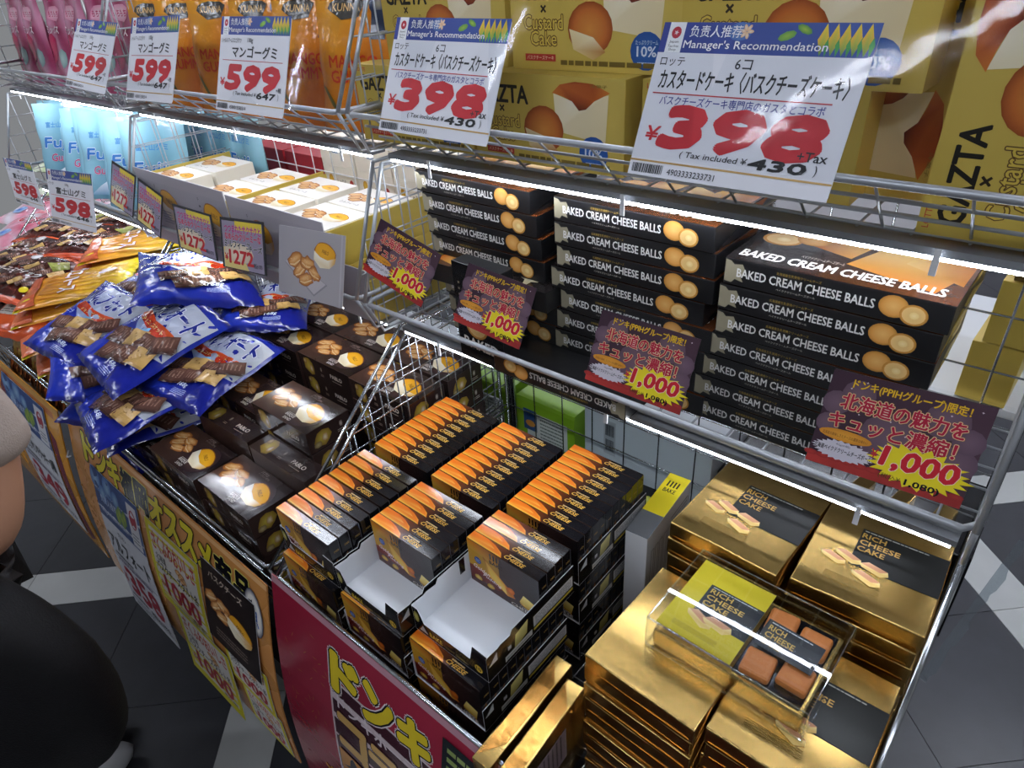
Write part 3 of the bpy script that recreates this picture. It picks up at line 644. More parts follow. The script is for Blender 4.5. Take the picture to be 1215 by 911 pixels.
# end folds of the foil
def fold_mesh(s):
    b = MB()
    if 1:
        b.prism([(-GD/2 + .008, .003), (GD/2 - .008, .003), (GD/2 - .04, GH - .004), (-GD/2 + .04, GH - .004)], (s * GW/2, 0, 0), (0, 1, 0), (0, 0, 1), s * .0008)
    return b.mesh('fold', 'golddeep')
fmL, fmR = fold_mesh(-1), fold_mesh(1)
def front_fold():
    b = MB(); y = -GD/2 - .0008
    b.prism([(-GW/2 + .006, .002), (GW/2 - .006, .002), (GW/2 - .006, .006), (-GW/2 + .006, .006)], (0, y + .0008, 0), (1, 0, 0), (0, 0, 1), .0007)
    return b.mesh('fold', 'golddeep')
ff_ = front_fold()
for nm, x, y, n, rz in (('back left', -.2405, .762, 11, -2.5), ('back right', -.0735, .770, 11, 2.0), ('front left', -.2385, .541, 9, -2), ('front right', -.0745, .55, 9, 0)):
    for i in range(n):
        top = i == n - 1
        q = R.uniform(-1.2, 1.2) if not top else 0
        parts = [('foil_wrap', gm[i % 3]), ('folded_end', fmL), ('folded_end', fmR), ('front_fold', ff_)] + ([('printed_top', rt)] if (top and nm != 'front left') or (nm.startswith('back') and i == n - 2) else [])
        make('cake_box', parts, f'gold foil wrapped rich cheese cake box, {ORD[n - 1 - i]} from the top of the {nm} stack', 'cake box', T(x + (R.uniform(-.0025, .0025) if not top else 0), y + (R.uniform(-.004, .002) if not top else 0), FZ + i * .03, rz + q), 'gold foil cake boxes')
# two boxes standing on edge
for i, (x, y, rz) in enumerate(((-.3825, .392, 1.5), (-.345, .372, 2.5))):
    lab = Art(); lab.rect(.05, .03, .05, .1, '#9d8f94').lines(.052, .035, .046, .09, 9, '#4a4044', 5)
    lm = lab.mesh('label', (-GW/2, -GD/2, 0), (1, 0, 0), (0, 1, 0), 'print')
    make('cake_box', [('foil_wrap', gm[i]), ('folded_end', fmL), ('folded_end', fmR), ('front_fold', ff_), ('paper_label', (lambda me: me)(Art().rect(.03, .04, .07, .1, '#8f8186').lines(.034, .045, .06, .09, 9, '#453b40', 5).mesh('label', (-GW/2, -GD/2, GH), (1, 0, 0), (0, 1, 0), 'print')))],
         ('gold foil box standing on edge beside the black trays', 'gold foil box standing on edge, nearer the gold stacks')[i], 'cake box', Matrix.Translation((x, y + .095 * 0, FZ)) @ Matrix.Rotation(math.radians(rz), 4, 'Z') @ Matrix.Rotation(math.radians(90), 4, 'Y') @ Matrix.Translation((-GW/2, 0, -GH/2)))
# acrylic sample case
AW, AD, AH = .207, .147, .052
def acrylic():
    b = MB(); t = .0022
    b.box(-AW/2, -AD/2, 0, AW/2, -AD/2 + t, AH).box(-AW/2, AD/2 - t, 0, AW/2, AD/2, AH).box(-AW/2, -AD/2 + t, 0, -AW/2 + t, AD/2 - t, AH).box(AW/2 - t, -AD/2 + t, 0, AW/2, AD/2 - t, AH).box(-AW/2, -AD/2, AH, AW/2, AD/2, AH + t)
    return b.mesh('case', 'clear')
AX, AY, AZ = -.163, .580, FZ + 9 * .03 + .001
card = Art(); W, D = .105, .135
card.rect(0, 0, W, D, '#d9c424', '#cbb61e').rect(W * .27, D * .3, W * .73, D * .44, '#25282b')
for i, t in enumerate(('RICH', 'CHEESE', 'CAKE')): card.text(t, W * .31, D * (.635 - .085 * i), W * (.3, .5, .34)[i], D * .06, '#cfa851', .035)
card.lines(W * .31, D * .71, W * .62, D * .015, 1, '#b8bcc0', 2, th=.8); cake_piece(card, W * .4, D * .3, .02, -5); cake_piece(card, W * .62, D * .33, .02, 12); card.lines(W * .15, D * .08, W * .6, D * .07, 5, '#7d6d1c', 3, th=.25)
MT['rim'] = clear_mat('acrylic_edge', .30, '#eef2f4', .12, bump=.1)
rm = MB(); x_, y_ = AW/2 - .001, AD/2 - .001
for z_ in (.001, AH): rm.tube([(-x_, -y_, z_), (x_, -y_, z_), (x_, y_, z_), (-x_, y_, z_), (-x_, -y_ + .0001, z_)], .0013, 5)
for a_, b_ in ((-x_, -y_), (x_, -y_), (x_, y_), (-x_, y_)): rm.tube([(a_, b_, 0), (a_, b_, AH)], .0013, 5)
case = make('sample_case', [('acrylic_cover', acrylic()), ('polished_edges', rm.mesh('r', 'rim'))], 'clear acrylic case over a sample of the cheese cake', 'display case', T(AX, AY, AZ, -1.5))
make('cake_box', [('foil_wrap', MB().box(-.096, -.067, 0, .096, .067, .030).mesh('b', 'gold', bevel=.003))], 'opened gold cake box inside the acrylic sample case', 'cake box', T(AX, AY, AZ + .0006, -1.5))
make('information_card', [(None, MB().box(0, 0, 0, .1, .13, .0008).mesh('c', 'yellow')), ('printed_face', card.mesh('f', (0, 0, .0008), (.1 / W, 0, 0), (0, .13 / D, 0), 'print', off=.0003))], 'yellow and dark card reading rich cheese cake in the case', 'card', T(AX - .095, AY - .063, AZ + .0445, -1.5))
tray_in = MB().box(.008, -.06, .031, .09, .06, .032).mesh('t', 'black')
make('sample_tray', [(None, tray_in)], 'dark inner tray holding the sample cakes', 'tray', T(AX, AY, AZ, -1.5))
cm = MB().box(-.018, -.019, 0, .018, .019, .011).mesh('c', 'cakeo', bevel=.004)
for i, (dx, dy, rz, w_) in enumerate(((.030, .032, 4, 'rear left'), (.071, .026, 0, 'rear right'), (.030, -.04, 3, 'front left'), (.071, -.03, -2, 'front right'), (.071, .0 - .068 + .068, 0, ''))):
    if not w_: continue
    make('cheese_cake', [('crust', cm)], f'square brown cheese cake, {w_} piece in the acrylic case', 'cake', T(AX + dx, AY + dy, AZ + .0325, rz), 'sample cakes in the case')
lb = Art(); lb.rect(0, 0, .07, .045, '#2a2c2f', '#33363a')
for i, t in enumerate(('RICH', 'CHEESE', 'CAKE')): lb.text(t, .005, .029 - .0115 * i, (.021, .036, .024)[i], .0085, '#cfa851', .035)
lb.lines(.005, .0405, .052, .002, 1, '#b8bcc0', 2, th=.8)
make('information_card', [(None, MB().box(0, 0, 0, .07, .045, .0006).mesh('c', 'blackm')), ('printed_face', lb.mesh('f', (0, 0, .0006), (1, 0, 0), (0, 1, 0), off=.0003))], 'small dark label card lying over the sample cakes', 'card', T(AX + .014, AY - .02, AZ + .0462, -3))

# ================================================================ boards hanging in front of the lower baskets
def board_thing(name, lab, BL, BR, TL, art, W, H, body):
    """stiff board with a gentle outward belly"""
    o, U, V = quad_frame(BL, BR, TL); N = U.cross(V).normalized()
    def warp(a, b, z): v = b / H; return U * (a / W) + V * v + N * (z + .018 * math.sin(v * PI) )
    n = 14; vs = []; fs = []
    for j in range(n + 1):
        for i in (0, 1):
            for k in (0, -.0025): vs.append(tuple(warp(W * i, H * j / n, k)))
    for j in range(n):
        a = j * 4; fs += [(a, a + 2, a + 6, a + 4), (a + 1, a + 5, a + 7, a + 3), (a, a + 4, a + 5, a + 1), (a + 2, a + 3, a + 7, a + 6)]
    fs += [(0, 1, 3, 2), (n * 4, n * 4 + 2, n * 4 + 3, n * 4 + 1)]
    r = make(name, [('board', new_mesh('board', vs, fs, body)), ('printed_face', art.mesh('face', (0, 0, 0), (1, 0, 0), (0, 1, 0), 'gloss', warp=warp, sub=.06))], lab, 'sign board', Matrix.Translation(o))
    return r, o, warp
def on_board(name, lab, fr, x, y, w, h, art, W, H, lift=.003, droop=0, group=None):
    o, warp = fr; sx, sy = w / W, h / H
    def wp(a, b, z): return warp(x + a * sx, y + b * sy, lift + z + droop * (1 - b / H) ** 2) - base
    base = Vector((0, 0, 0)); base = warp(x, y, 0)
    n = 8; vs = []; fs = []
    for j in range(n + 1):
        for i in (0, 1):
            for k in (0, -.0008): vs.append(tuple(wp(W * i, H * j / n, k)))
    for j in range(n):
        a = j * 4; fs += [(a, a + 2, a + 6, a + 4), (a + 1, a + 5, a + 7, a + 3), (a, a + 4, a + 5, a + 1), (a + 2, a + 3, a + 7, a + 6)]
    return make(name, [('sheet', new_mesh('sheet', vs, fs, 'white')), ('printed_face', art.mesh('face', (0, 0, 0), (1, 0, 0), (0, 1, 0), 'print', warp=wp, sub=max(W, H) / 8))], lab, 'price sheet', Matrix.Translation(o + base), group)
MT['orangeb'] = mat('orange_board', '#c98a4a', .4); MT['yelb'] = mat('yellow_board', '#e09a1e', .4); MT['redb'] = mat('red_board', '#8f2438', .3)
# middle unit board
W, H = .9, .5; a = Art(); a.rect(0, 0, W, H, '#cf9352', '#c98d4e')
for i in range(60):
    q = random.Random(i); cx, cy = q.uniform(.0, .11), q.uniform(.02, .4); a.fan(cx, cy, .006, .004, '#b9803f', '#cf9352', 8, rot=q.uniform(0, 90))
a.rect(0, H - .012, W, .012, '#e3b27a')
for i, (ch, y_) in enumerate(zip('ドンキ福岡オススメ商品', (1, 1, 1, 0, 0, 1, 1, 1, 1, 0, 0))):
    c, o_ = ('#dfd12c', '#17161a') if y_ else ('#17161a', '#d8d06a')
    a.text(ch, .087 + .070 * i, H - .098, .058, .072, c, .09, out=(o_, .06))

a.fan(.852, .41, .03, .055, '#e9e6e0', '#22284a', 16, rot=8, mid='#e9e6e0').text('魚', .836, .38, .03, .05, '#3a62b0', .03)
b2, o2, wp2 = board_thing('sign_board', 'orange sign board below the blue bags and brown cartons', (-1.812, .235, 1.405), (-.93, .245, 1.45), (-1.812, .300, .900), a, W, H, 'orangeb')
F2 = (o2, wp2)
def sheet358(brand, title, price, incl, code):
    W, H = .26, .36; a = Art(); a.rect(0, 0, W, H, '#c3c6cf', '#cfd1d8'); a.rect(0, H * .69, W, H * .31, '#243a6c', '#2c4a84')
    for x, y, r in ((.08, .93, .03), (.2, .86, .022), (.34, .93, .026), (.5, .9, .02)): a.fan(W * x, H * y, r, r, '#8fb0c8', '#3a62a0', 12, irr=.2)
    a.text('负责人推荐', W * .12, H * .80, W * .36, H * .05, '#b9c4dc', .01).text("Manager's Recommendation", W * .06, H * .72, W * .62, H * .045, '#c9d0e2', .01)
    for i in range(4): a.fan(W * (.5 + .05 * i), H * (.80 + .03 * (i % 2)), W * .05, H * .05, '#a0ac3c', '#5c8440', 8, irr=.3)
    a.rect(W * .76, H * .70, W * .2, H * .27, '#d0d2d8').fan(W * .86, H * .88, W * .07, H * .06, '#a8283c', '#981f34', 14).lines(W * .79, H * .73, W * .13, H * .07, 3, '#50545e', 2)
    a.text(brand, W * .34, H * .62, W * .18, H * .035, '#2a2c34', .01)
    a.text(title, W * .05, H * .47, W * .88, H * .115, '#16181e', .04); a.lines(W * .08, H * .43, W * .4, H * .02, 1, '#3a3d46', 3, th=.8).rect(W * .03, H * .41, W * .94, H * .006, '#5c5470').lines(W * .1, H * .385, W * .75, H * .018, 1, '#564a70', 4, th=.8)
    a.text(price, W * .16, H * .15, W * .72, H * .2, '#a01f34', .05).text('¥', W * .05, H * .2, W * .08, H * .08, '#a01f34', .03)
    a.text('税込' + incl, W * .5, H * .075, W * .4, H * .045, '#16181e', .02).rect(0, H * .06, W, H * .005, '#4a4650').lines(W * .08, H * .1, W * .38, H * .02, 1, '#23242a', 7, th=.8).text(code, W * .1, H * .02, W * .4, H * .03, '#3a3d46')
    return a
on_board('price_sheet', 'white 358 yen sheet taped on the orange board under the blue bags', F2, .115, -.055, .25, .455, sheet358('ブルボン', 'アルフォート', '358', '386', '4901360350'), .26, .36, droop=.01)
def sheet1000():
    W, H = .22, .2; a = Art(); a.rect(0, 0, W, H, '#d8d02c', '#cfc424'); a.rect(W * .07, H * .1, W * .86, H * .84, '#dcdad6', '#d2d0cc')
    a.text('さくふわおいしさ', W * .1, H * .70, W * .8, H * .2, '#b5382c', .04, out=('#dfb8a8', .03)); a.text('北海道', W * .12, H * .575, W * .2, H * .09, '#17161a', .02)
    a.text('バスクチーズタルト各', W * .1, H * .45, W * .8, H * .12, '#17161a', .035); sandwiches(a, W * .62, H * .62, .018, 4)
    a.text('1000', W * .2, H * .16, W * .66, H * .26, '#a81f34', .05).text('各¥', W * .09, H * .22, W * .1, H * .09, '#a81f34', .02)
    a.text('税込1,080', W * .66, H * .11, W * .24, H * .045, '#17161a', .02)
    return a, W, H
s1, sw, sh_ = sheet1000()
on_board('price_sheet', 'yellow-bordered 1000 yen sheet, upper of the two large ones on the orange board', F2, .405, .165, .235, .235, s1, sw, sh_, lift=.004, group='yellow 1000 yen sheets')
on_board('price_sheet', 'yellow-bordered 1000 yen sheet, lower large one hanging below the board', F2, .47, -.02, .235, .21, s1, sw, sh_, lift=.007, droop=.012, group='yellow 1000 yen sheets')
on_board('price_sheet', 'yellow-bordered 1000 yen sheet, small upper one right of the large ones', F2, .70, .13, .17, .13, s1, sw, sh_, lift=.0035, group='yellow 1000 yen sheets')
on_board('price_sheet', 'yellow-bordered 1000 yen sheet, small lower one at the board corner', F2, .735, .01, .15, .125, s1, sw, sh_, lift=.003, group='yellow 1000 yen sheets')
pp = Art(); pp.rect(0, 0, .22, .25, '#2a1d1b', '#1c1516'); sandwiches(pp, .07, .13, .05, 5); tart(pp, .15, .12, .05, -15); pp.text('バスクチーズ', .03, .21, .14, .02, '#c9b8a8', .02).lines(.04, .03, .13, .03, 3, '#8a7a70', 4)
on_board('picture_sheet', 'dark picture sheet of pastries and tart on the orange board', F2, .66, .235, .2, .20, pp, .22, .25, lift=.0045, droop=.006)
# left unit board
a = Art(); W, H = .9, .49; a.rect(0, 0, W, H, '#e09a24', '#e8a21e'); a.rect(.02, .0, .84, H * .96, '#d8902a', '#dd9a30').rect(0, H - .02, W, .02, '#d9a14c').rect(.02, .45, .84, .02, '#c97a3a')
a.text('オススメ商品', .36, .02, .42, .06, '#a8283c', .05).poly([(.40, .40), (.45, .46), (.5, .1), (.43, .12)], '#7d1f34').poly([(.80, .40), (.84, .38), (.86, .05), (.80, .02)], '#7d1f34')
b1, o1, wp1 = board_thing('sign_board', 'yellow-orange sign board at the left edge of the photo', (-2.72, .232, 1.39), (-1.832, .232, 1.39), (-2.72, .285, .905), a, W, H, 'yelb')
on_board('price_sheet', 'white 349 yen sheet on the yellow-orange board at left', (o1, wp1), .455, .04, .34, .42, sheet358('三黒クッキー', '切り落としサンドクッキー(3種)', '349', '376', '4582132611'), .26, .36)
# right unit board
a = Art(); W, H = .92, .56; a.rect(0, 0, W, H, '#8f2338', '#a02a40').rect(0, H - .014, W, .014, '#b58a96')
for i in range(60):
    q = random.Random(i + 99); cx, cy = q.uniform(.03, .16), q.uniform(.0, .5); a.fan(cx, cy, .010, .0012, '#a8703a', '#8f2338', 6, rot=q.uniform(0, 180))
for k in range(5): a.fan(.12 + .012 * math.cos(k * 1.26), .14 + .012 * math.sin(k * 1.26), .009, .005, '#c9a23a', None, 8, rot=k * 72)
a.rect(.165, .07, .45, .375, '#c9b9bc').rect(.17, .075, .44, .365, '#3a1422', '#4a1a2a')
for i, ch in enumerate('ドンキ'): a.text(ch, .175 + .085 * i, .425, .066, .078, '#dcc42a', .10, out=('#17161a', .06), out2=('#d8cdd0', .10))
a.text('ドンキホーテ', .185, .385, .2, .03, '#d8ccd0', .03)
for i, ch in enumerate('コラボ商品'): a.text(ch, .185 + .085 * i, .29, .07, .08, '#c9a25c', .08, out=('#4a2018', .04))
a.text('×', .45, .385, .02, .02, '#d8ccd0', .03).text('森永乳業', .48, .39, .11, .02, '#d8ccd0', .02)
a.rect(.175, .08, .43, .195, '#241a18', '#15181a').poly([(.175, .08), (.175, .275), (.33, .275), (.42, .08)], '', ['#7a3a1c', '#c98a3a', '#a8702c', '#3a201a']).fan(.215, .2, .028, .028, '#3a5a9c', '#2a478a', 14)
a.text('ミルクバター風味', .25, .215, .16, .022, '#d5dae6', .02, out=('#3a5a9c', .05)).text('チーズケーキ', .27, .18, .12, .022, '#d5dae6', .02, out=('#3a5a9c', .05)).poly([(.46, .11), (.5, .16), (.57, .15), (.56, .09)], '', ['#b89c4a', '#d9c478', '#c9b464', '#a08a3c']).fan(.47, .12, .02, .014, '#a81f44', None, 12).lines(.2, .09, .2, .06, 4, '#8a7a5a', 6)
a.rect(.44, .445, .2, .085, '#22262a').lines(.45, .455, .18, .07, 4, '#8a9a5a', 9, th=.5).rect(.65, .33, .1, .2, '#1e2022').lines(.66, .34, .08, .18, 5, '#a8a86a', 8, th=.6)
a.star(.83, .42, .09, .09, '#dcc42a', 9, .6).text('大', .79, .37, .08, .1, '#dcc42a', .06, out=('#17161a', .05))
board_thing('sign_board', 'red sign board below the orange and black biscuit cartons', (-.903, .250, 1.46), (.01, .250, 1.46), (-.903, .316, .899), a, W, H, 'redb')
# cable ties between boards
for x, nm in ((-1.82, 'left pair of boards'),): make('cable_tie', [(None, MB().tube([(x - .012, .268, Z(1.02)), (x, .256, Z(1.03)), (x + .02, .262, Z(1.02))], .002).mesh('t', 'whiteplastic'))], f'white cable tie joining the {nm}', 'cable tie', Matrix.Identity(4))

# ================================================================ brown cartons (middle unit, lower basket)
PW, PD, PH = .188, .1, .0495
def pablo_parts():
    W, D, Hh = PW, PD, PH; body = carton(W, D, Hh, 'brown', .0007)
    t = Art(); t.rect(0, 0, W, D, '#4a342c', '#241c1c').fan(W * .2, D * .55, W * .17, D * .36, '#6e4a3a', '#4a342c', 16).fan(W * .73, D * .45, W * .22, D * .4, '#5c4238', '#33262a', 18)
    sandwiches(t, W * .27, D * .52, .036, 2); tart(t, W * .74, D * .52, .036, -22); t.text('チーズタルト専門店', W * .45, D * .84, W * .2, D * .05, '#8a7c74').text('パブロ', W * .46, D * .9, W * .12, D * .07, '#a09088', .01)
    t.text('BASQUE', W * .50, D * .16, W * .15, D * .08, '#d8d0c8', .03).text('SAND', W * .53, D * .07, W * .12, D * .07, '#d8d0c8', .03).lines(W * .5, D * .24, W * .14, D * .05, 2, '#c9c0b8', 3)
    f = Art(); f.rect(0, 0, W, Hh, '#3c2c27', '#2a201e'); f.fan(W * .2, Hh * .45, W * .09, Hh * .42, '#c9b04a', '#8a6c2a', 9, irr=.4, seed=5).fan(W * .24, Hh * .4, W * .035, Hh * .2, '#e0d8b8', '#a87a3a', 7, irr=.4).fan(W * .13, Hh * .7, W * .035, Hh * .15, '#c9b078', '#7d5c34', 7, irr=.3)
    f.text('PABLO', W * .62, Hh * .4, W * .22, Hh * .2, '#c9beb4', .03).lines(W * .64, Hh * .25, W * .18, Hh * .08, 1, '#9a8c82', 3).fan(W * .45, Hh * .6, W * .02, Hh * .12, '#a09488', '#5c4c44', 6, irr=.4).lines(W * .42, Hh * .25, W * .06, Hh * .14, 2, '#8a7c72', 4)
    e = Art(); e.rect(0, 0, D, Hh, '#3a2a26', '#2e2220').fan(D * .32, Hh * .48, D * .2, Hh * .36, '#c9b44a', '#8a6c2a', 9, irr=.4, seed=6).fan(D * .38, Hh * .44, D * .08, Hh * .18, '#e4dcc0', '#b0843e', 7, irr=.4).fan(D * .2, Hh * .25, D * .1, Hh * .14, '#b9a878', '#7d6a44', 7, irr=.3).fan(D * .78, Hh * .62, D * .05, Hh * .14, '#b8aca0', '#5c4c44', 6, irr=.5).lines(D * .68, Hh * .3, D * .2, Hh * .16, 2, '#a89a8e', 4)
    return [(None, body), ('printed_top', t.mesh('t', (-W/2, -D/2, Hh), (1, 0, 0), (0, 1, 0), 'gloss')), ('printed_front', f.mesh('f', (-W/2, -D/2, 0), (1, 0, 0), (0, 0, 1), 'gloss')), ('printed_end', e.mesh('e', (W/2, -D/2, 0), (0, 1, 0), (0, 0, 1), 'gloss'))]
pab = pablo_parts()
for nm, x, y, n in (('front right', -1.087, .392, 4), ('front centre', -1.279, .386, 4), ('front left', -1.471, .392, 3), ('centre right', -1.085, .545, 6), ('centre', -1.288, .556, 5), ('centre left', -1.48, .55, 4),
                    ('rear middle', -1.187, .727, 6), ('rear left', -1.377, .722, 6), ('rear right', -.995, .722, 6), ('backmost middle', -1.187, .832, 6), ('backmost left', -1.377, .828, 6), ('backmost right', -.995, .832, 6)):
    for i in range(n):
        make('tart_carton', pab, f'brown tart carton, {ORD[n - 1 - i]} from the top of the {nm} stack', 'carton', T(x + R.uniform(-.0015, .0015), y + R.uniform(-.0015, .0015), FZ + .0508 * i, R.uniform(-.6, .6)), 'brown tart cartons')
for nm, x, rz in (('left', -1.243, 2), ('right', -1.042, 0)):
    rs = MB().box(-.09, -.022, 0, .09, .022, .043).mesh('r', 'cardback')
    make('cardboard_riser', [(None, rs)], f'plain cardboard block under the {nm} upright brown cartons', 'block', T(x, .468, FZ))
    for i in range(2):
        make('tart_carton', pab, f'brown tart carton standing on its long side, {nm} one, {("lower", "upper")[i]}', 'carton', T(x, .468 - PH / 2, FZ + .0435 + .1005 * i + PD / 2, rz) @ Matrix.Rotation(math.radians(-90), 4, 'X'), 'brown tart cartons')

# ================================================================ cheese ball cartons, middle shelf
CW, CD, CHh = .24, .165, .0325
def ball(a, x, y, r, cut=False):
    a.fan(x, y, r, r * .86, '#e2b06a', '#b9803a', 18, mid='#d49a50')
    if cut: a.fan(x, y, r * .82, r * .7, '#dcb878', '#e6bf7c', 16).fan(x + r * .05, y - r * .02, r * .34, r * .3, '#f2dca0', '#e8cb88', 10)
def hokkaido(a, x, y, k, rot=0):
    b = Art(); b.poly([(-.9, -.3), (-.5, -.5), (-.2, -.2), (.2, -.5), (.5, -.45), (.9, -.1), (.75, .15), (.35, .3), (.1, .8), (-.1, .95), (-.15, .4), (-.45, .3), (-.5, -.05), (-.8, .05)], '#a9a184'); a.put(b, x, y, k, rot=rot)
def cheese_parts():
    W, D, Hh = CW, CD, CHh; body = carton(W, D, Hh, 'blackm', .0012)
    f = Art(); f.poly([(.001, .004), (.001, .031), (.008, .03), (.012, .026), (.022, .028), (.026, .02), (.021, .012), (.024, .006), (.014, .008), (.010, .003)], '', ['#97907a'] * 10)
    f.text('BAKED CREAM CHEESE BALLS', .016, .0115, .152, .0105, '#dddcd8', .03); f.text('北海道産生乳使用クリームチーズ', .062, .0245, .05, .0035, '#a58a48', .01).text('ベイクドクリームチーズボール', .064, .0055, .044, .0028, '#b9b4aa', .01)
    ball(f, .186, .0185, .0145); ball(f, .206, .0135, .0135, True)
    t = Art(); t.rect(0, 0, W, D, '#1a1616', '#241813'); t.poly([(W * .3, 0), (W, 0), (W, D), (W * .4, D)], '', ['#241410', '#5a3018', '#6a4020', '#2a1a12'])
    t.poly([(W * .5, D * .3), (W * .9, D * .12), (W * .97, D * .5), (W * .62, D * .8)], '', ['#e8a040', '#c96a20', '#e8b860', '#f4d890']).poly([(W * .3, D * .5), (W * .5, D * .4), (W * .58, D * .85), (W * .4, D * .95)], '', ['#a85a1e', '#e0a048', '#f2cf84', '#8a4416']).poly([(W * .72, D * .5), (W * .98, D * .3), (W * .99, D * .9), (W * .8, D * .96)], '', ['#f0c878', '#d98a30', '#b05a18', '#e8b050'])
    hokkaido(t, W * .2, D * .8, .03); ball(t, W * .14, D * .52, .024, True); ball(t, W * .28, D * .6, .02); t.text('BAKED CREAM CHEESE BALLS', W * .04, D * .09, W * .9, D * .12, '#e8e6e0', .045).text('ベイクドクリームチーズボール', W * .3, D * .25, W * .2, D * .05, '#d8d4cc')
    e = Art(); e.poly([(0, 0), (D * .5, Hh * .6), (D, 0)], '', ['#222225', '#2c2c30', '#222225'])
    e.poly([(D * .3, Hh * .95), (D * .9, Hh * .95), (D * .7, Hh * .6)], '', ['#3a1a0c', '#a8602a', '#5a2c14'])
    return [(None, body), ('printed_front', f.mesh('f', (-W/2, -D/2, 0), (1, 0, 0), (0, 0, 1), 'gloss')), ('printed_top', t.mesh('t', (-W/2, -D/2, Hh), (1, 0, 0), (0, 1, 0), 'gloss')), ('printed_end', e.mesh('e', (W/2, -D/2, 0), (0, 1, 0), (0, 0, 1), 'gloss'))]
chp = cheese_parts(); MZ = Z(.556) + .002
for nm, x, xs, n in (('right', -.192, (.03, .014, .0, -.012, -.006, .004, .008), 7), ('middle', -.442, (.006, -.004, 0, .008, -.008, .003, 0, 0), 8), ('left', -.712, (.02, .01, 0, .03, .012, .002, 0, -.014), 8)):
    for i in range(n):
        dy = 0
        fl2 = nm == 'left' and i == 3
        if nm == 'left' and i <= 3: dy = -.028
        if nm == 'left' and i < 3: dy = .0
        xo = xs[i] if nm != 'right' else (-.02, -.02, -.016, -.006, .0, .0, .004)[i]
        if nm == 'left': xo = (.04, .036, .03, .03, .012, .006, .0, -.01)[i]
        make('snack_carton', chp, f'black cream cheese ball carton, {ORD[n - 1 - i]} from the top of the {nm} stack', 'carton',
             T(x + xo, .722 + CD / 2 + dy, MZ + .0338 * i, (180 if fl2 else 0) + R.uniform(-1, 1)), 'black cream cheese ball cartons')
make('snack_carton', chp, 'black cheese ball carton lying upside down in front of the stacks', 'carton', T(-.515, .735, MZ + .034) @ Matrix.Rotation(math.radians(180), 4, 'Y'), 'black cream cheese ball cartons')
sfb = Art(); sfb.rect(0, 0, .1, .165, '#17171a'); hokkaido(sfb, .05, .125, .036, 10); ball(sfb, .065, .075, .022); ball(sfb, .043, .062, .024, True); sfb.text('BAKED', .012, .022, .076, .018, '#dddcd8', .03).lines(.01, .08, .004, .06, 6, '#8a8070', 3)
make('snack_carton', [(None, MB().box(-.05, -.016, 0, .05, .016, .165).mesh('c', 'blackm', bevel=.001)), ('printed_front', sfb.mesh('f', (-.05, -.016, 0), (1, 0, 0), (0, 0, 1), 'gloss'))], 'black cheese ball carton standing upright between the two left price cards', 'carton', T(-.665, .675, MZ, -3))

# ================================================================ yellow custard cake cartons, upper shelf
YW, YH, YD = .25, .115, .1
def bun_cut(a, x, y, k):
    b = Art(); b.poly([(-1, .5), (-.9, -.6), (.9, -.85), (1, .55), (.3, .35), (-.3, .3)], '', ['#e8dcb8', '#e4d6b0', '#ddcca0', '#e2d2a8', '#f0e6c8', '#f2e8cc']).poly([(-1.05, .5), (-.75, .75), (-.2, .85), (.45, .82), (1.05, .6), (.5, .35), (.2, .1), (-.05, .05), (-.3, .3), (-.65, .42)], '', ['#c9742c', '#b9622a', '#8a3818', '#a04a1c', '#c9742c', '#a8521e', '#6a2410', '#5a1c0c', '#8a3818', '#b9622a'])
    a.put(b, x, y, k)
def gazta_front(jp=False, W=YW, H=YH):
    a = Art(); a.rect(0, 0, W, H, '#bfa64a', '#c6ad54'); a.text('LOTTE', .006, H * .915, .022, .0055, '#b33a2c', .02)
    if jp: a.text('ガスタ', .03, H * .70, .062, .024, '#1b1813', .05)
    else: a.text('GAZTA', .012, H * .68, .088, .022, '#1b1813', .05)
    a.text('×', .05, H * .58, .008, .008, '#2a2014', .04); a.text('Custard', .022, H * .41, .062, .017, '#cdb24a', .01, out=('#5a4020', .075)).text('Cake', .032, H * .25, .042, .017, '#cdb24a', .01, out=('#5a4020', .075))
    bun_cut(a, .185, H * .64, .042); a.fan(.125, H * .42, .033, .030, '#d08a3c', '#8f4418', 18, mid='#b9662a').poly([(.094, H * .42), (.100, H * .22), (.13, H * .12), (.148, H * .2), (.13, H * .34)], '', ['#e4d2a4', '#d9c08a', '#cfae70', '#b07a3c', '#ecdfb8'])
    a.fan(.205, H * .22, .022, .021, '#2f62a8', '#254f94', 18).text('たっぷりクリーム', .19, H * .28, .03, .005, '#c9d4e8', .01).text('10%', .192, H * .17, .026, .011, '#d9e0ee', .03).lines(.193, H * .1, .024, .005, 1, '#c9d4e8', 3)
    a.rect(.022, H * .09, .05, .0085, '#a83226').text('バスクチーズケーキ', .025, H * .105, .044, .005, '#e8c8a8', .01).text('洋菓子', .2, H * .9, .025, .004, '#7d6a2c').lines(.08, H * .06, .15, .008, 1, '#6e5c24', 4, th=.7)
    return a
yb = carton(YW, YD, YH, 'yellow', .0008); gA = gazta_front(); gB = gazta_front(True)
gAm, gBm = gA.mesh('f', (-YW/2, -YD/2, 0), (1, 0, 0), (0, 0, 1)), gB.mesh('f', (-YW/2, -YD/2, 0), (1, 0, 0), (0, 0, 1))
UZ = Z(.252) + .002
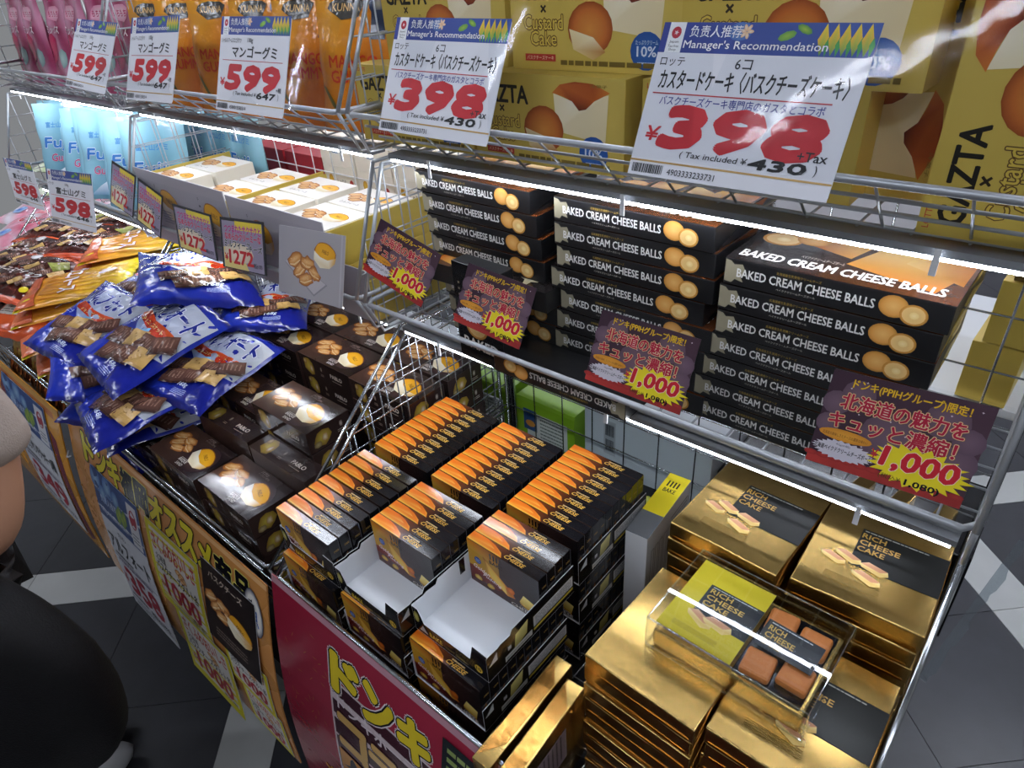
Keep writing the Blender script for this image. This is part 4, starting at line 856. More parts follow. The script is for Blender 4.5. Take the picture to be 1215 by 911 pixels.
for k, (x, y, z, g, lab) in enumerate(((-.843, .785, 0, gAm, 'lower row, leftmost, beside the shelf divider'), (-.585, .785, 0, gAm, 'lower row, right of the smaller 398 yen card'), (-.320, .80, 0, gAm, 'lower row, behind the largest 398 yen card'),
                                       (-.795, .82, YH, gAm, 'upper row, leftmost'), (-.535, .82, YH, gBm, 'upper row, middle, with katakana title'), (-.275, .80, YH, gAm, 'upper row, right, cut by the top of the photo'))):
    make('cake_carton', [(None, yb), ('printed_front', g)], 'yellow custard cake carton, ' + lab, 'carton', T(x, y + .0, UZ + z + (.0004 if z else 0), R.uniform(-1, 1)), 'yellow custard cake cartons')
for x, y, rt_, lab in ((-.063, .765, 90, 'standing on end at the right edge, title reading upwards'), (-.188, .86, -90, 'standing on end behind, title reading downwards')):
    make('cake_carton', [(None, yb), ('printed_front', gAm)], 'yellow custard cake carton ' + lab, 'carton', T(x, y, UZ + YW / 2) @ Matrix.Rotation(math.radians(-rt_), 4, 'Y') @ Matrix.Translation((0, 0, -YH / 2)), 'yellow custard cake cartons')

# ================================================================ pouches
def pouch(w, h, t, colf, art, m='film', seed=1, ink='filmink', n=18, top=.86):
    """standing pouch in the XZ plane, front towards -Y"""
    def thick(u, v):
        e = max(0, 1 - abs(2 * u - 1) ** 3) ** .5; b = min(1, (1 - v) / (1 - top + .25)) if v > 1 - (1 - top + .25) else 1
        return t * .5 * e * max(0, b) * (.55 + .45 * min(1, v * 6))
    def pt(u, v, s, z=0):
        wv = noise.noise(Vector((u * 5 + seed, v * 5, seed))) * t * .16
        pinch = 1 - .02 * math.sin(v * PI)
        return Vector(((u - .5) * w * pinch, s * (thick(u, v) + z) + wv, v * h))
    vs = []; fs = []; cs = []
    for s in (-1, 1):
        b0 = len(vs)
        for j in range(n + 1):
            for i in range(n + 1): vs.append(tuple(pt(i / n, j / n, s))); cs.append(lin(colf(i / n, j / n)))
        for j in range(n):
            for i in range(n):
                a = b0 + j * (n + 1) + i; q = (a, a + 1, a + n + 2, a + n + 1); fs.append(q if s < 0 else q[::-1])
    bag = new_mesh('pouch', vs, fs, m, cs, True)
    am = art.mesh('print', (0, 0, 0), (1, 0, 0), (0, 1, 0), ink, warp=lambda a, b, z: pt(a, b, -1, z + .0006), sub=.06, step=.0001)
    return [('pouch', bag), ('printed_front', am)]
def mix(a, b, t):
    A = [int(a[i:i+2], 16) for i in (1, 3, 5)]; B = [int(b[i:i+2], 16) for i in (1, 3, 5)]; t = max(0, min(1, t)); return '#%02x%02x%02x' % tuple(int(p + (q - p) * t) for p, q in zip(A, B))
ma = Art(); ma.fan(.42, .82, .22, .07, '#2c2a26', '#38332c', 14, irr=.3).text('KUNNA', .26, .80, .32, .05, '#d8b070', .02).fan(.8, .84, .11, .075, '#b0a890', '#23304c', 16, mid='#2a3858').rect(.72, .62, .15, .18, '#24304a')
ma.text('MANGO', .2, .44, .6, .08, '#c9401e', .03).text('GUMMY', .2, .34, .6, .08, '#c9401e', .03).fan(.2, .2, .2, .02, '#4a4a20', '#7a6a1c', 8, rot=-40)
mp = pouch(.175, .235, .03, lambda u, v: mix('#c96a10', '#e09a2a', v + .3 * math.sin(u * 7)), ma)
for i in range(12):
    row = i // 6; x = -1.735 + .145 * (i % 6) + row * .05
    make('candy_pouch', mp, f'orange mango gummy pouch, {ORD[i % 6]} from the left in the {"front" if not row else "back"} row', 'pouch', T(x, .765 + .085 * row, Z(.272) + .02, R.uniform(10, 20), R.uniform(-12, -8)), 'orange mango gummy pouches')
pk = Art(); pk.fan(.5, .75, .25, .08, '#e8c8d4', '#d88aa4', 12, irr=.3).text('もちもち', .3, .72, .4, .06, '#b02a5a', .03).fan(.35, .4, .2, .15, '#c92a5c', '#a01f4a', 10, irr=.4).fan(.68, .3, .14, .1, '#b8d0cc', '#8aa8a8', 10, irr=.3).text('ミックス', .25, .55, .5, .08, '#f0dce4', .03, out=('#a01f4a', .04))
pp_ = pouch(.19, .25, .035, lambda u, v: mix('#8f2a50', '#c98aa4', .5 + .5 * math.sin(u * 9 + v * 8)), pk, seed=5)
for i in range(7):
    make('candy_pouch', pp_, f'pink candy pouch, {ORD[i]} from the shelf divider on the upper left shelf', 'pouch', T(-1.92 - .15 * (i % 6) + (.07 if i == 6 else 0), .78 + (.08 if i == 6 else 0), Z(.272) + .02, R.uniform(-10, 10), R.uniform(-12, -4)), 'pink candy pouches')
bk_ = Art(); bk_.text('Fuji', .15, .42, .5, .16, '#3a78c0', .04, shear=.3, out=('#e8eef4', .03)).text('Gummy', .25, .26, .55, .12, '#c94a7a', .03, shear=.3, out=('#e8eef4', .03)).poly([(.1, .05), (.5, .22), (.9, .05)], '', ['#7aa8c8', '#e8eef4', '#6a9abf']).text('富士山グミ', .25, .7, .5, .07, '#4a88c4', .02)
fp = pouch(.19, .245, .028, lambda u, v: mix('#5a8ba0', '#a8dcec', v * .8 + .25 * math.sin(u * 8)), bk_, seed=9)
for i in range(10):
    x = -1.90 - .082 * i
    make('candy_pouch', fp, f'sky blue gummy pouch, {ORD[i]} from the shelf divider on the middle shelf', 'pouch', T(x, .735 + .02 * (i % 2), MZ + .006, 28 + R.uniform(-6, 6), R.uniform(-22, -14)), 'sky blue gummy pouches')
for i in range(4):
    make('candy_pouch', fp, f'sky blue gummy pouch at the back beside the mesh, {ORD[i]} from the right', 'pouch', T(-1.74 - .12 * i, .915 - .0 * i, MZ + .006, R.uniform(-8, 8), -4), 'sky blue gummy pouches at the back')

# ---------------------------------------------------------------- layered biscuit cartons on the middle shelf of the middle unit
fw = Art(); W, H = .44, .16; fw.rect(0, 0, W, H, '#a7a2a8', '#9f9ba2')
for i in range(2):
    x = i * .22; fw.poly([(x + .01, .05), (x + .05, .085), (x + .07, .06), (x + .03, .02)], '', ['#b08a6a', '#c49a74', '#9a6c4a', '#8a5c40']); bb = Art(); tart(bb, 0, 0, 1); fw.put(bb, x + .15, .098, .046, rot=-8)
    fw.text('チ', x + .09, .125, .008, .008, '#4a464c', .01).text('ー', x + .09, .113, .008, .004, '#4a464c', .01).text('ズ', x + .09, .1, .008, .008, '#4a464c', .01).lines(x + .09, .05, .05, .03, 5, '#76717a', 4)
fwm = fw.mesh('f', (-W/2, 0, 0), (1, 0, 0), (0, 0, 1))
for nm, x0, x1, hh in (('left', -1.785, -1.37, .175), ('middle', -1.362, -1.03, .17), ('right', -1.018, -.925, .10)):
    w_ = x1 - x0; t = .002; P = [('tray_floor', MB().box(0, 0, 0, w_, .25, t).mesh('f', 'yellow')), ('front_wall', MB().box(0, 0, t, w_, t, hh).mesh('f', 'grey')),
        ('side_wall', MB().box(0, t, t, t, .25, hh - .02).mesh('s', 'yellow')), ('side_wall', MB().box(w_ - t, t, t, w_, .25, hh - .02).mesh('s', 'yellow'))]
    f2 = Art(); [f2.items.append(([(a, b * hh / H) for a, b in it[0]],) + tuple(it[1:])) for it in fw.items] if w_ > .2 else f2.rect(0, 0, w_, hh, '#a7a2a8')
    k = w_ / W if w_ > .2 else 1
    P.append(('printed_front', f2.mesh('p', (0, 0, 0), (k, 0, 0), (0, 0, 1))))
    make('display_tray', P, f'grey and yellow open display carton holding layered biscuits, {nm} one', 'tray', T(x0, .652, MZ + .001), 'grey display cartons of layered biscuits')
mb = carton(.142, .105, .048, 'cream', .001); mt = Art(); mt.rect(0, 0, .142, .105, '#e9e4dc', '#efeae2'); sandwiches(mt, .04, .05, .03, 7); tart(mt, .1, .06, .03, -6); mt.text('ミルフィーユ', .02, .012, .06, .008, '#5c5048', .01)
mtm = mt.mesh('t', (-.071, -.0525, .048), (1, 0, 0), (0, 1, 0))
mcols = [-1.705, -1.56, -1.445, -1.27, -1.12]; mcols = [-1.708, -1.50, -1.28, -1.112]; 
for ci, x in enumerate((-1.708, -1.452, -1.288, -1.112)):
    for r_ in range(2):
        for l in range(3):
            make('pastry_box', [(None, mb), ('printed_top', mtm)], f'white layered biscuit box, {("front", "back")[r_]} row, {ORD[ci]} stack from left, {ORD[2 - l]} from top', 'box', T(x, .715 + .112 * r_, MZ + .0045 + .0486 * l, R.uniform(-1, 1)), 'white layered biscuit boxes')

# ================================================================ bags of sweets
def bag(w, l, t, colf, art, seed=1, ny=40, nx=40, crinkle=1.0):
    """pillow bag lying in XY, l along Y; sealed edges at y=0 and y=l"""
    def hgt(u, v):
        e = max(0, 1 - abs(2 * u - 1) ** 2.6) ** .6; f = max(0, 1 - abs(2 * v - 1) ** 5) ** .7
        s = noise.noise(Vector((u * 4 + seed * 3.1, v * 4, seed))) * .22 + noise.noise(Vector((u * 14 + seed, v * 3, seed * 2))) * .06 * (1.6 - f) + abs(noise.noise(Vector((u * 9, v * 9 + seed, 3)))) * .22
        return t * .5 * e * f * (1 + s * crinkle)
    def pt(u, v, s, z=0):
        zz = s * (hgt(u, v) * (1 if s > 0 else .7) + z) + noise.noise(Vector((u * 2.3 + seed, v * 2.3, seed * 5))) * t * .25
        ex = (1 - .06 * math.sin(v * PI)) ; zz += .004 * math.sin(u * 40 + seed) * max(0, abs(2 * v - 1) - .88) * 4
        return Vector(((u - .5) * w * ex, (v - .5) * l, zz))
    vs = []; fs = []; cs = []
    for s in (1, -1):
        b0 = len(vs)
        for j in range(ny + 1):
            for i in range(nx + 1): vs.append(tuple(pt(i / nx, j / ny, s))); cs.append(lin(colf(i / nx, j / ny)))
        for j in range(ny):
            for i in range(nx):
                a = b0 + j * (nx + 1) + i; q = (a, a + 1, a + nx + 2, a + nx + 1); fs.append(q if s > 0 else q[::-1])
    bm_ = new_mesh('bag', vs, fs, 'film', cs, True)
    am = art.mesh('print', (0, 0, 0), (1, 0, 0), (0, 1, 0), 'filmink', warp=lambda a, b, z: pt(min(max(a, .01), .99), min(max(b, .01), .99), 1, z + .0008), sub=.025, step=.00022)
    return [('bag', bm_), ('printed_front', am)]
def choc(a, x, y, rot, k=.16, light=False, ky=1):
    b = Art(); c = ('#c9a468', '#b08c50', '#9a7a44') if light else ('#5c3d34', '#4a3029', '#38231f')
    b.poly([(-1, -.6), (1, -.6), (1, .6), (-1, .6)], '', [c[1], c[1], c[0], c[0]]).poly([(-1, -.6), (1, -.6), (1.0, -.78), (-1, -.78)], c[2])
    if light:
        for i in range(3): b.fan(-.5 + .5 * i, .25 - .25 * (i % 2), .07, .07, '#7d5c30', None, 6)
    else:
        b.poly([(-.88, -.48), (.88, -.48), (.88, .48), (-.88, .48)], '', ['#4f342c', '#4f342c', '#6b4a3e', '#6b4a3e'])
        pts = []; fs = []
        for i in range(5): fs.append(tuple(len(pts) + q for q in range(4))); pts += [(-.6 + .28 * i, -.3), (-.5 + .28 * i, -.3), (-.42 + .28 * i, .3), (-.52 + .28 * i, .3)]
        b.items.append((pts, fs, [lin('#8a6a5c')] * len(pts)))
    a.put(b, x, y, k, ky=k * ky, rot=rot)
bl = Art()
bl.poly([(.12, .60), (.34, .92), (.98, .90), (.98, .42), (.70, .34), (.40, .44)], '', ['#98a4c8', '#aab2c8', '#b9bdc8', '#a8aeb8', '#8a9cc4', '#6a82c4'])
bl.text('アルフォート', .12, .66, .78, .2, '#1d2a86', .055, out=('#e4e8f2', .05)); bl.poly([(.14, .60), (.2, .66), (.62, .58), (.88, .62), (.86, .54), (.6, .50), (.2, .56)], '', ['#b5331c', '#c94a24', '#c03a1c', '#d05a2a', '#a82a18', '#b8381c', '#a02a18']).text('チョコビスケット', .28, .545, .46, .04, '#e8c87a', .02)
bl.poly([(.3, .42), (.55, .54), (.62, .42), (.42, .34)], '', ['#4a90cc', '#8ac0e4', '#3a80c0', '#5aa0d4']).text('バニラ', .1, .47, .14, .05, '#c9d4ee', .01)
for x, y, r, li in ((.30, .36, 14, 0), (.52, .42, 12, 1), (.70, .44, 10, 0), (.42, .22, 16, 0), (.62, .28, 14, 0), (.80, .34, 12, 1), (.86, .52, 40, 0)): choc(bl, x, y, r, .12, li)
bl.text('168g', .56, .13, .13, .05, '#c9d4ee', .02, shear=.2).lines(.56, .06, .18, .06, 4, '#8a9cd0', 3)
bluec = lambda u, v: mix('#141c78', '#1e309e', .5 + .5 * math.sin(u * 5 + v * 3)) if abs(2 * v - 1) < .93 else '#141c6c'
blue = [bag(.235, .26, .045, bluec, bl, seed=s, crinkle=1.3) for s in (1, 2, 3)]
def place(name, parts, lab, x, y, h, rz, rx, ry, group, k=1):
    make(name, parts, lab, 'bag of sweets', Matrix.Translation((x, y, Z(h))) @ Matrix.Rotation(math.radians(rz), 4, 'Z') @ Matrix.Rotation(math.radians(ry), 4, 'Y') @ Matrix.Rotation(math.radians(rx), 4, 'X') @ Matrix.Scale(k, 4), group)
G = 'blue bags of chocolate biscuits'
for i, (lab, x, y, h, rz, rx, ry, k) in enumerate((
    ('blue chocolate biscuit bag on top of the pile under the 1272 yen cards', -1.63, .655, .635, 62, 2, 14, 1.22),
    ('blue chocolate biscuit bag in front of the yellow wafer packs, facing up', -1.765, .425, .70, 8, 16, 6, .95),
    ('blue chocolate biscuit bag in the centre of the pile, logo fully readable', -1.515, .465, .685, -6, 14, 4, 1.08),
    ('blue chocolate biscuit bag lying against the brown cartons, right of the central one', -1.385, .515, .735, 10, 8, 4, .95),
    ('blue chocolate biscuit bag low at the front of the pile, weight mark showing', -1.455, .385, .775, -12, 8, 0, 1.0),
    ('blue chocolate biscuit bag behind the central one, mostly covered, left', -1.80, .60, .685, 20, 4, 4, .95),
    ('blue chocolate biscuit bag peeking out behind the pile beside brown cartons', -1.47, .72, .70, 50, 0, 6, .95),
    ('crumpled blue biscuit bag hanging at the front left corner, upper', -1.66, .375, .775, 70, 10, 24, .9),
    ('crumpled blue biscuit bag hanging at the front left corner, lower', -1.62, .395, .84, 40, 12, 20, .9),
    ('blue biscuit bag under the front of the pile by the board edge', -1.50, .42, .845, -20, 4, 2, .95))):
    place('snack_bag', blue[i % 3], lab, x, y, h, rz, rx, ry, G, k)
for i, (x, y, h, rz) in enumerate(((-1.70, .60, .76, 30), (-1.6, .66, .82, 80), (-1.72, .50, .90, 10), (-1.55, .56, .80, -30), (-1.62, .70, .90, 0), (-1.66, .52, .98, 90), (-1.70, .66, .98, 20), (-1.56, .43, .93, 0))):
    place('snack_bag', blue[i % 3], f'blue chocolate biscuit bag buried in the pile, {ORD[i]} lower one', x, y, h, rz, 3, 3, G, .95)
# brown chocolate biscuit bags
cb = Art(); cb.poly([(0, .9), (1, .9), (1, 1), (0, 1)], '#c9542a').poly([(0, 0), (1, 0), (1, .06), (0, .06)], '#c9502a')
for i in range(7): choc(cb, .12 + .13 * i, .62 + .05 * math.sin(i), 60, .085, i % 3 == 0); choc(cb, .15 + .12 * i, .3, 62, .08, i % 3 == 1)
cb.text('チョコスティック', .1, .42, .7, .1, '#e8ddd8', .04, shear=.2, out=('#3a1814', .04)).fan(.9, .18, .05, .05, '#e0cc2a', None, 12).poly([(.7, .7), (.85, .85), (.95, .75), (.85, .62)], '', ['#8a9040', '#b0a868', '#7a7c34', '#6a7030']).fan(.4, .8, .08, .06, '#d8d8dc', '#b0a8a8', 8, irr=.4)
for i in range(14):
    q = random.Random(i + 5); cb.fan(q.random(), q.uniform(.1, .9), .014, .014, '#d8c8c8', '#a08080', 7)
brc = lambda u, v: mix('#3a1a16', '#6a2c22', .5 + .5 * math.sin(u * 6 + v * 9)) if .06 < v < .92 else '#c9502a'
brown = [bag(.27, .24, .04, brc, cb, seed=s) for s in (11, 12)]
for i, (lab, x, y, h, rz, ry) in enumerate((('frontmost and largest at the left frame edge', -2.28, .44, .705, 18, 3), ('behind the leftmost one, cut by the frame', -2.50, .52, .715, 18, 3), ('under the 598 yen card', -2.63, .69, .70, 30, 2), ('below the shelf light beside the yellow wafers', -2.40, .68, .70, 34, 3), ('in the shade under the shelf light', -2.22, .84, .68, 30, 0), ('in the shade farther left', -2.50, .84, .69, 25, 0), ('lower one under the largest', -2.25, .43, .76, 12, 0), ('lower one at left', -2.55, .50, .77, 12, 0))):
    place('snack_bag', brown[i % 2], 'brown chocolate stick bag ' + lab, x, y, h, rz, 5, ry, 'brown chocolate stick bags', 1.0)
# yellow wafer bags
yw = Art()
for i in range(9): yw.poly([(.05 + .1 * i, .2), (.09 + .1 * i, .2), (.25 + .1 * i, .9), (.21 + .1 * i, .9)], '', ['#c97a2c', '#d98c34', '#e8c050', '#e0b040'])
yw.text('ウエハース', .15, .38, .7, .16, '#eee6dc', .05, out=('#b5482a', .05)).fan(.85, .12, .05, .06, '#e6d22c', '#c9a81e', 12).fan(.5, .78, .1, .08, '#e8dcc8', '#c9a88a', 8, irr=.4).poly([(0, 0), (1, 0), (1, .2), (0, .12)], '', ['#c9623c', '#c96a3c', '#b5502c', '#b5502c'])
ywc = lambda u, v: '#dcc81e' if (v < .07 or v > .93) else mix('#d9862c', '#e6c83a', v)
yel = [bag(.2, .30, .035, ywc, yw, seed=s) for s in (21, 22)]
for i, (lab, x, y, h, rz, rx, ry) in enumerate((('on top beside the blue bags', -2.05, .51, .695, -38, 6, 4), ('second one under the top pack', -2.06, .49, .73, -36, 6, 6), ('behind the slanting divider bars', -2.13, .72, .66, -36, 4, 2), ('under the one behind the divider', -2.16, .70, .69, -34, 4, 2), ('lower one beside the blue bags', -2.0, .46, .765, -20, 8, 10), ('lowest one beside the blue bags', -1.98, .47, .82, -20, 8, 8))):
    place('snack_bag', yel[i % 2], 'yellow and orange wafer bag ' + lab, x, y, h, rz, rx, ry, 'yellow wafer bags', 1.0)
og = Art(); og.rect(.1, .3, .8, .22, '#c9c4b8').lines(.14, .33, .7, .16, 3, '#6a6660', 3).text('オレンジ', .2, .6, .6, .16, '#efe0d0', .04).rect(0, .9, 1, .1, '#e06a2c')
orb = bag(.26, .22, .045, lambda u, v: mix('#a8401c', '#e06a28', v), og, seed=31)
place('snack_bag', orb, 'orange sweets bag with a grey label at the left frame edge', -2.12, .40, .76, 25, 8, 4, 'orange bags', 1.0)
place('snack_bag', orb, 'orange sweets bag between the brown and yellow bags', -2.22, .56, .745, 40, 4, 2, 'orange bags', 1.0)
yt = Art(); yt.rect(0, .8, 1, .2, '#d8c41c', '#c9b418').fan(.5, .4, .3, .2, '#9a7a34', '#5a3a1c', 10, irr=.4).text('チョコ', .25, .55, .5, .12, '#d8b878', .04)
for i in range(5): yt.poly([(.1 + .17 * i, .1), (.16 + .17 * i, .1), (.2 + .17 * i, .45), (.14 + .17 * i, .45)], '', ['#8a4a24', '#a05a2c', '#7a3c1c', '#6a3018'])
ytp = bag(.17, .22, .05, lambda u, v: '#d2be1c' if v > .8 else mix('#5a3020', '#3a1c14', v), yt, seed=41)
for i, (x, y, rz) in enumerate(((-1.90, .355, 0), (-2.02, .350, 6), (-2.15, .352, -5), (-2.30, .352, 3))):
    make('snack_bag', ytp, f'brown snack bag with a yellow top seal, {ORD[i]} from the blue bags', 'bag of sweets', Matrix.Translation((x, y + .02, Z(.90))) @ Matrix.Rotation(math.radians(rz), 4, 'Z') @ Matrix.Rotation(math.radians(62), 4, 'X'), 'yellow-topped snack bags')
rw = Art(); rw.fan(.5, .5, .3, .25, '#c93a5a', '#d8a8b8', 12, irr=.3).text('いちご', .2, .6, .6, .2, '#c9283c', .05, out=('#f0e4e8', .04)).fan(.3, .3, .12, .1, '#3a6ac0', '#a8c0e0', 8, irr=.3).fan(.75, .3, .1, .1, '#c9283c', '#e8a8b0', 8, irr=.3)
gr = Art(); gr.fan(.5, .5, .3, .28, '#d8ecb0', '#8cc83a', 16, mid='#a8d85a').text('青りんご', .25, .75, .5, .14, '#f0f6e0', .04, out=('#5a9a2a', .04))
rwp = bag(.24, .26, .04, lambda u, v: mix('#dfd4dc', '#d88a9c', .5 + .5 * math.sin(u * 12 + v * 10)), rw, seed=51); grp = bag(.22, .24, .045, lambda u, v: mix('#b8dc70', '#e0e8d0', .5 + .5 * math.sin(u * 7 + v * 5)), gr, seed=61)
for i, (x, y, h, p, lab, g) in enumerate(((-2.86, .62, .735, rwp, 'red and white sweets bag behind the brown bags', None), (-3.05, .74, .72, rwp, 'red and white sweets bag farther back at the left edge', None), (-2.84, .84, .70, rwp, 'red and white sweets bag under the back shelf', None), (-3.08, .90, .66, grp, 'green sweets bag with a round green fruit', None), (-3.3, .98, .62, grp, 'green sweets bag farther back at the left edge', None), (-2.95, .60, .80, rwp, 'red and white sweets bag, lower one', None))):
    place('snack_bag', p, lab, x, y, h, 20, 8, 4, 'fruit sweets bags', 1.0)

# ================================================================ far side of the gondola, seen through the mesh
def shelf_board(lab, x0, x1, y0, y1, z): make('rear_shelf', [('shelf_board', MB().box(x0, y0, z - .012, x1, y1, z).mesh('s', 'whiteplastic')), ('bracket', MB().box(x0 + .01, y0, z - .05, x0 + .03, y1, z - .012).mesh('s', 'dark'))], lab, 'shelf', Matrix.Identity(4))
for u in range(3):
    x1 = XR if u == 0 else -PITCH * u - .011; x0 = -PITCH * (u + 1) + .011
    shelf_board(f'white rear shelf board, lower, behind the {UNITNAME[u]} unit', x0, x1, .99, 1.36, Z(1.04)); shelf_board(f'white rear shelf board, upper, behind the {UNITNAME[u]} unit', x0, x1, .99, 1.36, Z(.57))
wc = Art(); wc.rect(0, 0, .3, .2, '#b9c6cc', '#c4d0d4').rect(.05, .09, .03, .09, '#a4afb4').barcode(.054, .1, .022, .03).barcode(.054, .14, .022, .03, seed=5).rect(0, .098, .3, .001, '#9aa6ac')
make('carton_box', [(None, MB().box(0, 0, 0, .30, .25, .2).mesh('c', 'white', bevel=.001)), ('printed_front', wc.mesh('f', (0, 0, 0), (1, 0, 0), (0, 0, 1)))], 'large plain pale carton behind the wire mesh', 'carton', T(-.705, .995, Z(1.038)))
make('carton_box', [(None, MB().box(0, 0, 0, .12, .2, .16).mesh('c', 'black', bevel=.001))], 'black carton right of the pale carton behind the mesh', 'carton', T(-.395, 1.0, Z(1.038)))
make('carton_box', [(None, MB().box(0, 0, 0, .30, .2, .19).mesh('c', 'black', bevel=.001))], 'black carton behind the gold boxes beyond the mesh', 'carton', T(-.27, 1.0, Z(1.038)))
gc = Art(); gc.rect(0, 0, .17, .13, '#8cb82a', '#7aa824').rect(.03, .03, .12, .075, '#c9d0c8').rect(.02, .05, .04, .06, '#2a4a7a').fan(.04, .07, .015, .01, '#c98a3c', None, 8).lines(.07, .04, .07, .06, 6, '#5a6a60', 4).rect(.06, .01, .09, .015, '#e0e8d0')
MT['greenc'] = mat('green_carton', '#86b32a', .4)
for i, x in enumerate((-1.10, -.905)):
    make('carton_box', [(None, MB().box(0, 0, 0, .17, .2, .15).mesh('c', 'greenc', bevel=.001)), ('printed_front', gc.mesh('f', (0, 0, .01), (1, 0, 0), (0, 0, 1)))], ('bright green carton behind the divider mesh, left', 'bright green carton behind the mesh, beside the pale carton')[i], 'carton', T(x, .995, Z(1.038)), 'green cartons')
MT['redc'] = mat('red_carton', '#a01f2a', .4)
wa = Art(); wa.rect(0, 0, .13, .075, '#ece6d8', '#f0eadc').rect(.045, .03, .03, .02, '#dfe0e0').lines(.048, .032, .024, .014, 2, '#5a7aa0', 2)
wb = Art(); wb.rect(0, 0, .13, .075, '#ece6d8').fan(.025, .04, .009, .013, '#e0b83a', '#d09a2a', 10).text('しゅりむ', .05, .03, .035, .014, '#5a5048', .01).fan(.105, .035, .008, .012, '#c94a3c', '#b03a30', 10)
for l in range(3):
    for c in range(4):
        make('gift_box', [(None, MB().box(0, 0, 0, .13, .12, .075).mesh('c', 'cream', bevel=.003)), ('printed_front', (wa if l == 2 else wb).mesh('f', (0, 0, 0), (1, 0, 0), (0, 0, 1)))], f'cream paper-wrapped box behind the mesh, {ORD[2 - l]} from top, {ORD[c]} from left', 'box', T(-1.50 + .134 * c, .992, Z(.568) + .0755 * l), 'cream wrapped boxes')
for l in range(2):
    for c in range(2): make('gift_box', [(None, MB().box(0, 0, 0, .16, .14, .08).mesh('c', 'redc' if l else 'black', bevel=.001))], f'{"red" if l else "dark"} box behind the mesh, {("left", "right")[c]}', 'box', T(-1.85 + .17 * c, 1.0, Z(.568) + .081 * l))
for i, (z, m) in enumerate(((0, 'yellow'), (.09, 'yellow'), (.18, 'gold'))):
    make('carton_box', [(None, MB().box(0, 0, 0, .06, .2, .088).mesh('c', m, bevel=.001))], f'yellow-gold narrow carton beyond the right cheese ball stack, {ORD[2 - i]} from top', 'carton', T(-.065 + .01 * i, .992, Z(.568) + z, -2))
for i in range(3):
    make('cake_box', [('foil_wrap', MB().box(-.03, -.012, 0, .03, .012, .33 - .0 * i).mesh('c', 'gold', bevel=.002))], f'gold foil box standing behind the right gold stack, {ORD[i]} from the left', 'cake box', T(-.135 + .055 * i, .905, FZ, 80))
# far aisle wall of goods
fa = struct('wall_back', MB().box(-5.8, 4.6, 0, 2.8, 4.7, 3).mesh('w', 'grey'))

# ================================================================ person at the left edge
def skin_body(name, pts, edges, rad, m, parent=None, sub=2, root=0):
    me = bpy.data.meshes.new(name); me.from_pydata(pts, edges, []); me.materials.append(MT[m])
    o = bpy.data.objects.new(name, me); C.objects.link(o)
    if parent: o.parent = parent
    sk = o.modifiers.new('skin', 'SKIN'); sk.use_smooth_shade = True
    for i, r in enumerate(rad): d = me.skin_vertices[0].data[i]; d.radius = r if isinstance(r, tuple) else (r, r); d.use_root = i == root
    sb = o.modifiers.new('sub', 'SUBSURF'); sb.levels = sub; sb.render_levels = sub
    return o
px_, py_ = -1.36, -.06
per = bpy.data.objects.new('person', None); C.objects.link(per); per['label'] = 'person in beige short sleeves carrying a black bag at the left edge'; per['category'] = 'person'
# body: pelvis, spine, neck, head, legs, right arm (towards the camera), left arm
bp = [(-1.42, -.10, .86), (-1.42, -.10, 1.05), (-1.42, -.09, 1.24), (-1.42, -.09, 1.34), (-1.42, -.08, 1.41), (-1.42, -.05, 1.53),
      (-1.27, -.02, 1.33), (-1.16, .085, 1.18), (-1.15, .03, 1.01), (-1.24, -.05, .94), (-1.34, -.08, .90),
      (-1.59, -.06, 1.32), (-1.64, -.06, 1.10), (-1.63, -.02, .88), (-1.63, -.01, .84),
      (-1.34, -.09, .80), (-1.36, -.07, .45), (-1.47, -.15, .09), (-1.47, -.05, .04),
      (-1.50, -.09, .80), (-1.50, -.03, .45), (-1.565, -.13, .09), (-1.565, -.03, .04)]
be = [(0, 1), (1, 2), (2, 3), (3, 4), (4, 5), (3, 6), (6, 7), (7, 8), (8, 9), (9, 10), (3, 11), (11, 12), (12, 13), (13, 14), (0, 15), (15, 16), (16, 17), (17, 18), (0, 19), (19, 20), (20, 21), (21, 22)]
br = [(.13, .10), (.12, .09), (.13, .10), (.10, .08), .05, .085, .06, .05, .047, .040, .03, .06, .045, .035, .03, .085, .055, .04, .03, .085, .055, .04, .03]
body = skin_body('body', bp, be, br, 'skin', per)
top_ = skin_body('linen_top', [(-1.42, -.10, .90), (-1.42, -.10, 1.06), (-1.42, -.09, 1.25), (-1.42, -.09, 1.36), (-1.27, -.02, 1.335), (-1.175, .07, 1.23), (-1.145, .085, 1.105), (-1.59, -.06, 1.325), (-1.63, .0, 1.17)], [(0, 1), (1, 2), (2, 3), (3, 4), (4, 5), (5, 6), (3, 7), (7, 8)], [(.16, .12), (.15, .11), (.155, .115), (.10, .09), .075, .066, .062, .075, .065], 'linen', per)
trs = skin_body('black_trousers', [(-1.42, -.10, .90), (-1.34, -.09, .80), (-1.36, -.07, .45), (-1.47, -.15, .13), (-1.50, -.09, .80), (-1.50, -.03, .45), (-1.565, -.13, .13)], [(0, 1), (1, 2), (2, 3), (0, 4), (4, 5), (5, 6)], [(.15, .12), .11, .075, .06, .11, .075, .06], 'cloth', per)
hair = MB()
hm = bpy.data.meshes.new('hair'); hb = bmesh.new(); bmesh.ops.create_uvsphere(hb, u_segments=20, v_segments=14, radius=.108)
for v in hb.verts: v.co.z *= 1.12; v.co.y -= .015
hb.to_mesh(hm); hb.free(); hm.materials.append(MT['hair']); hm.polygons.foreach_set('use_smooth', [True] * len(hm.polygons)); add('hair', hm, per, T(-1.42, -.065, 1.555))
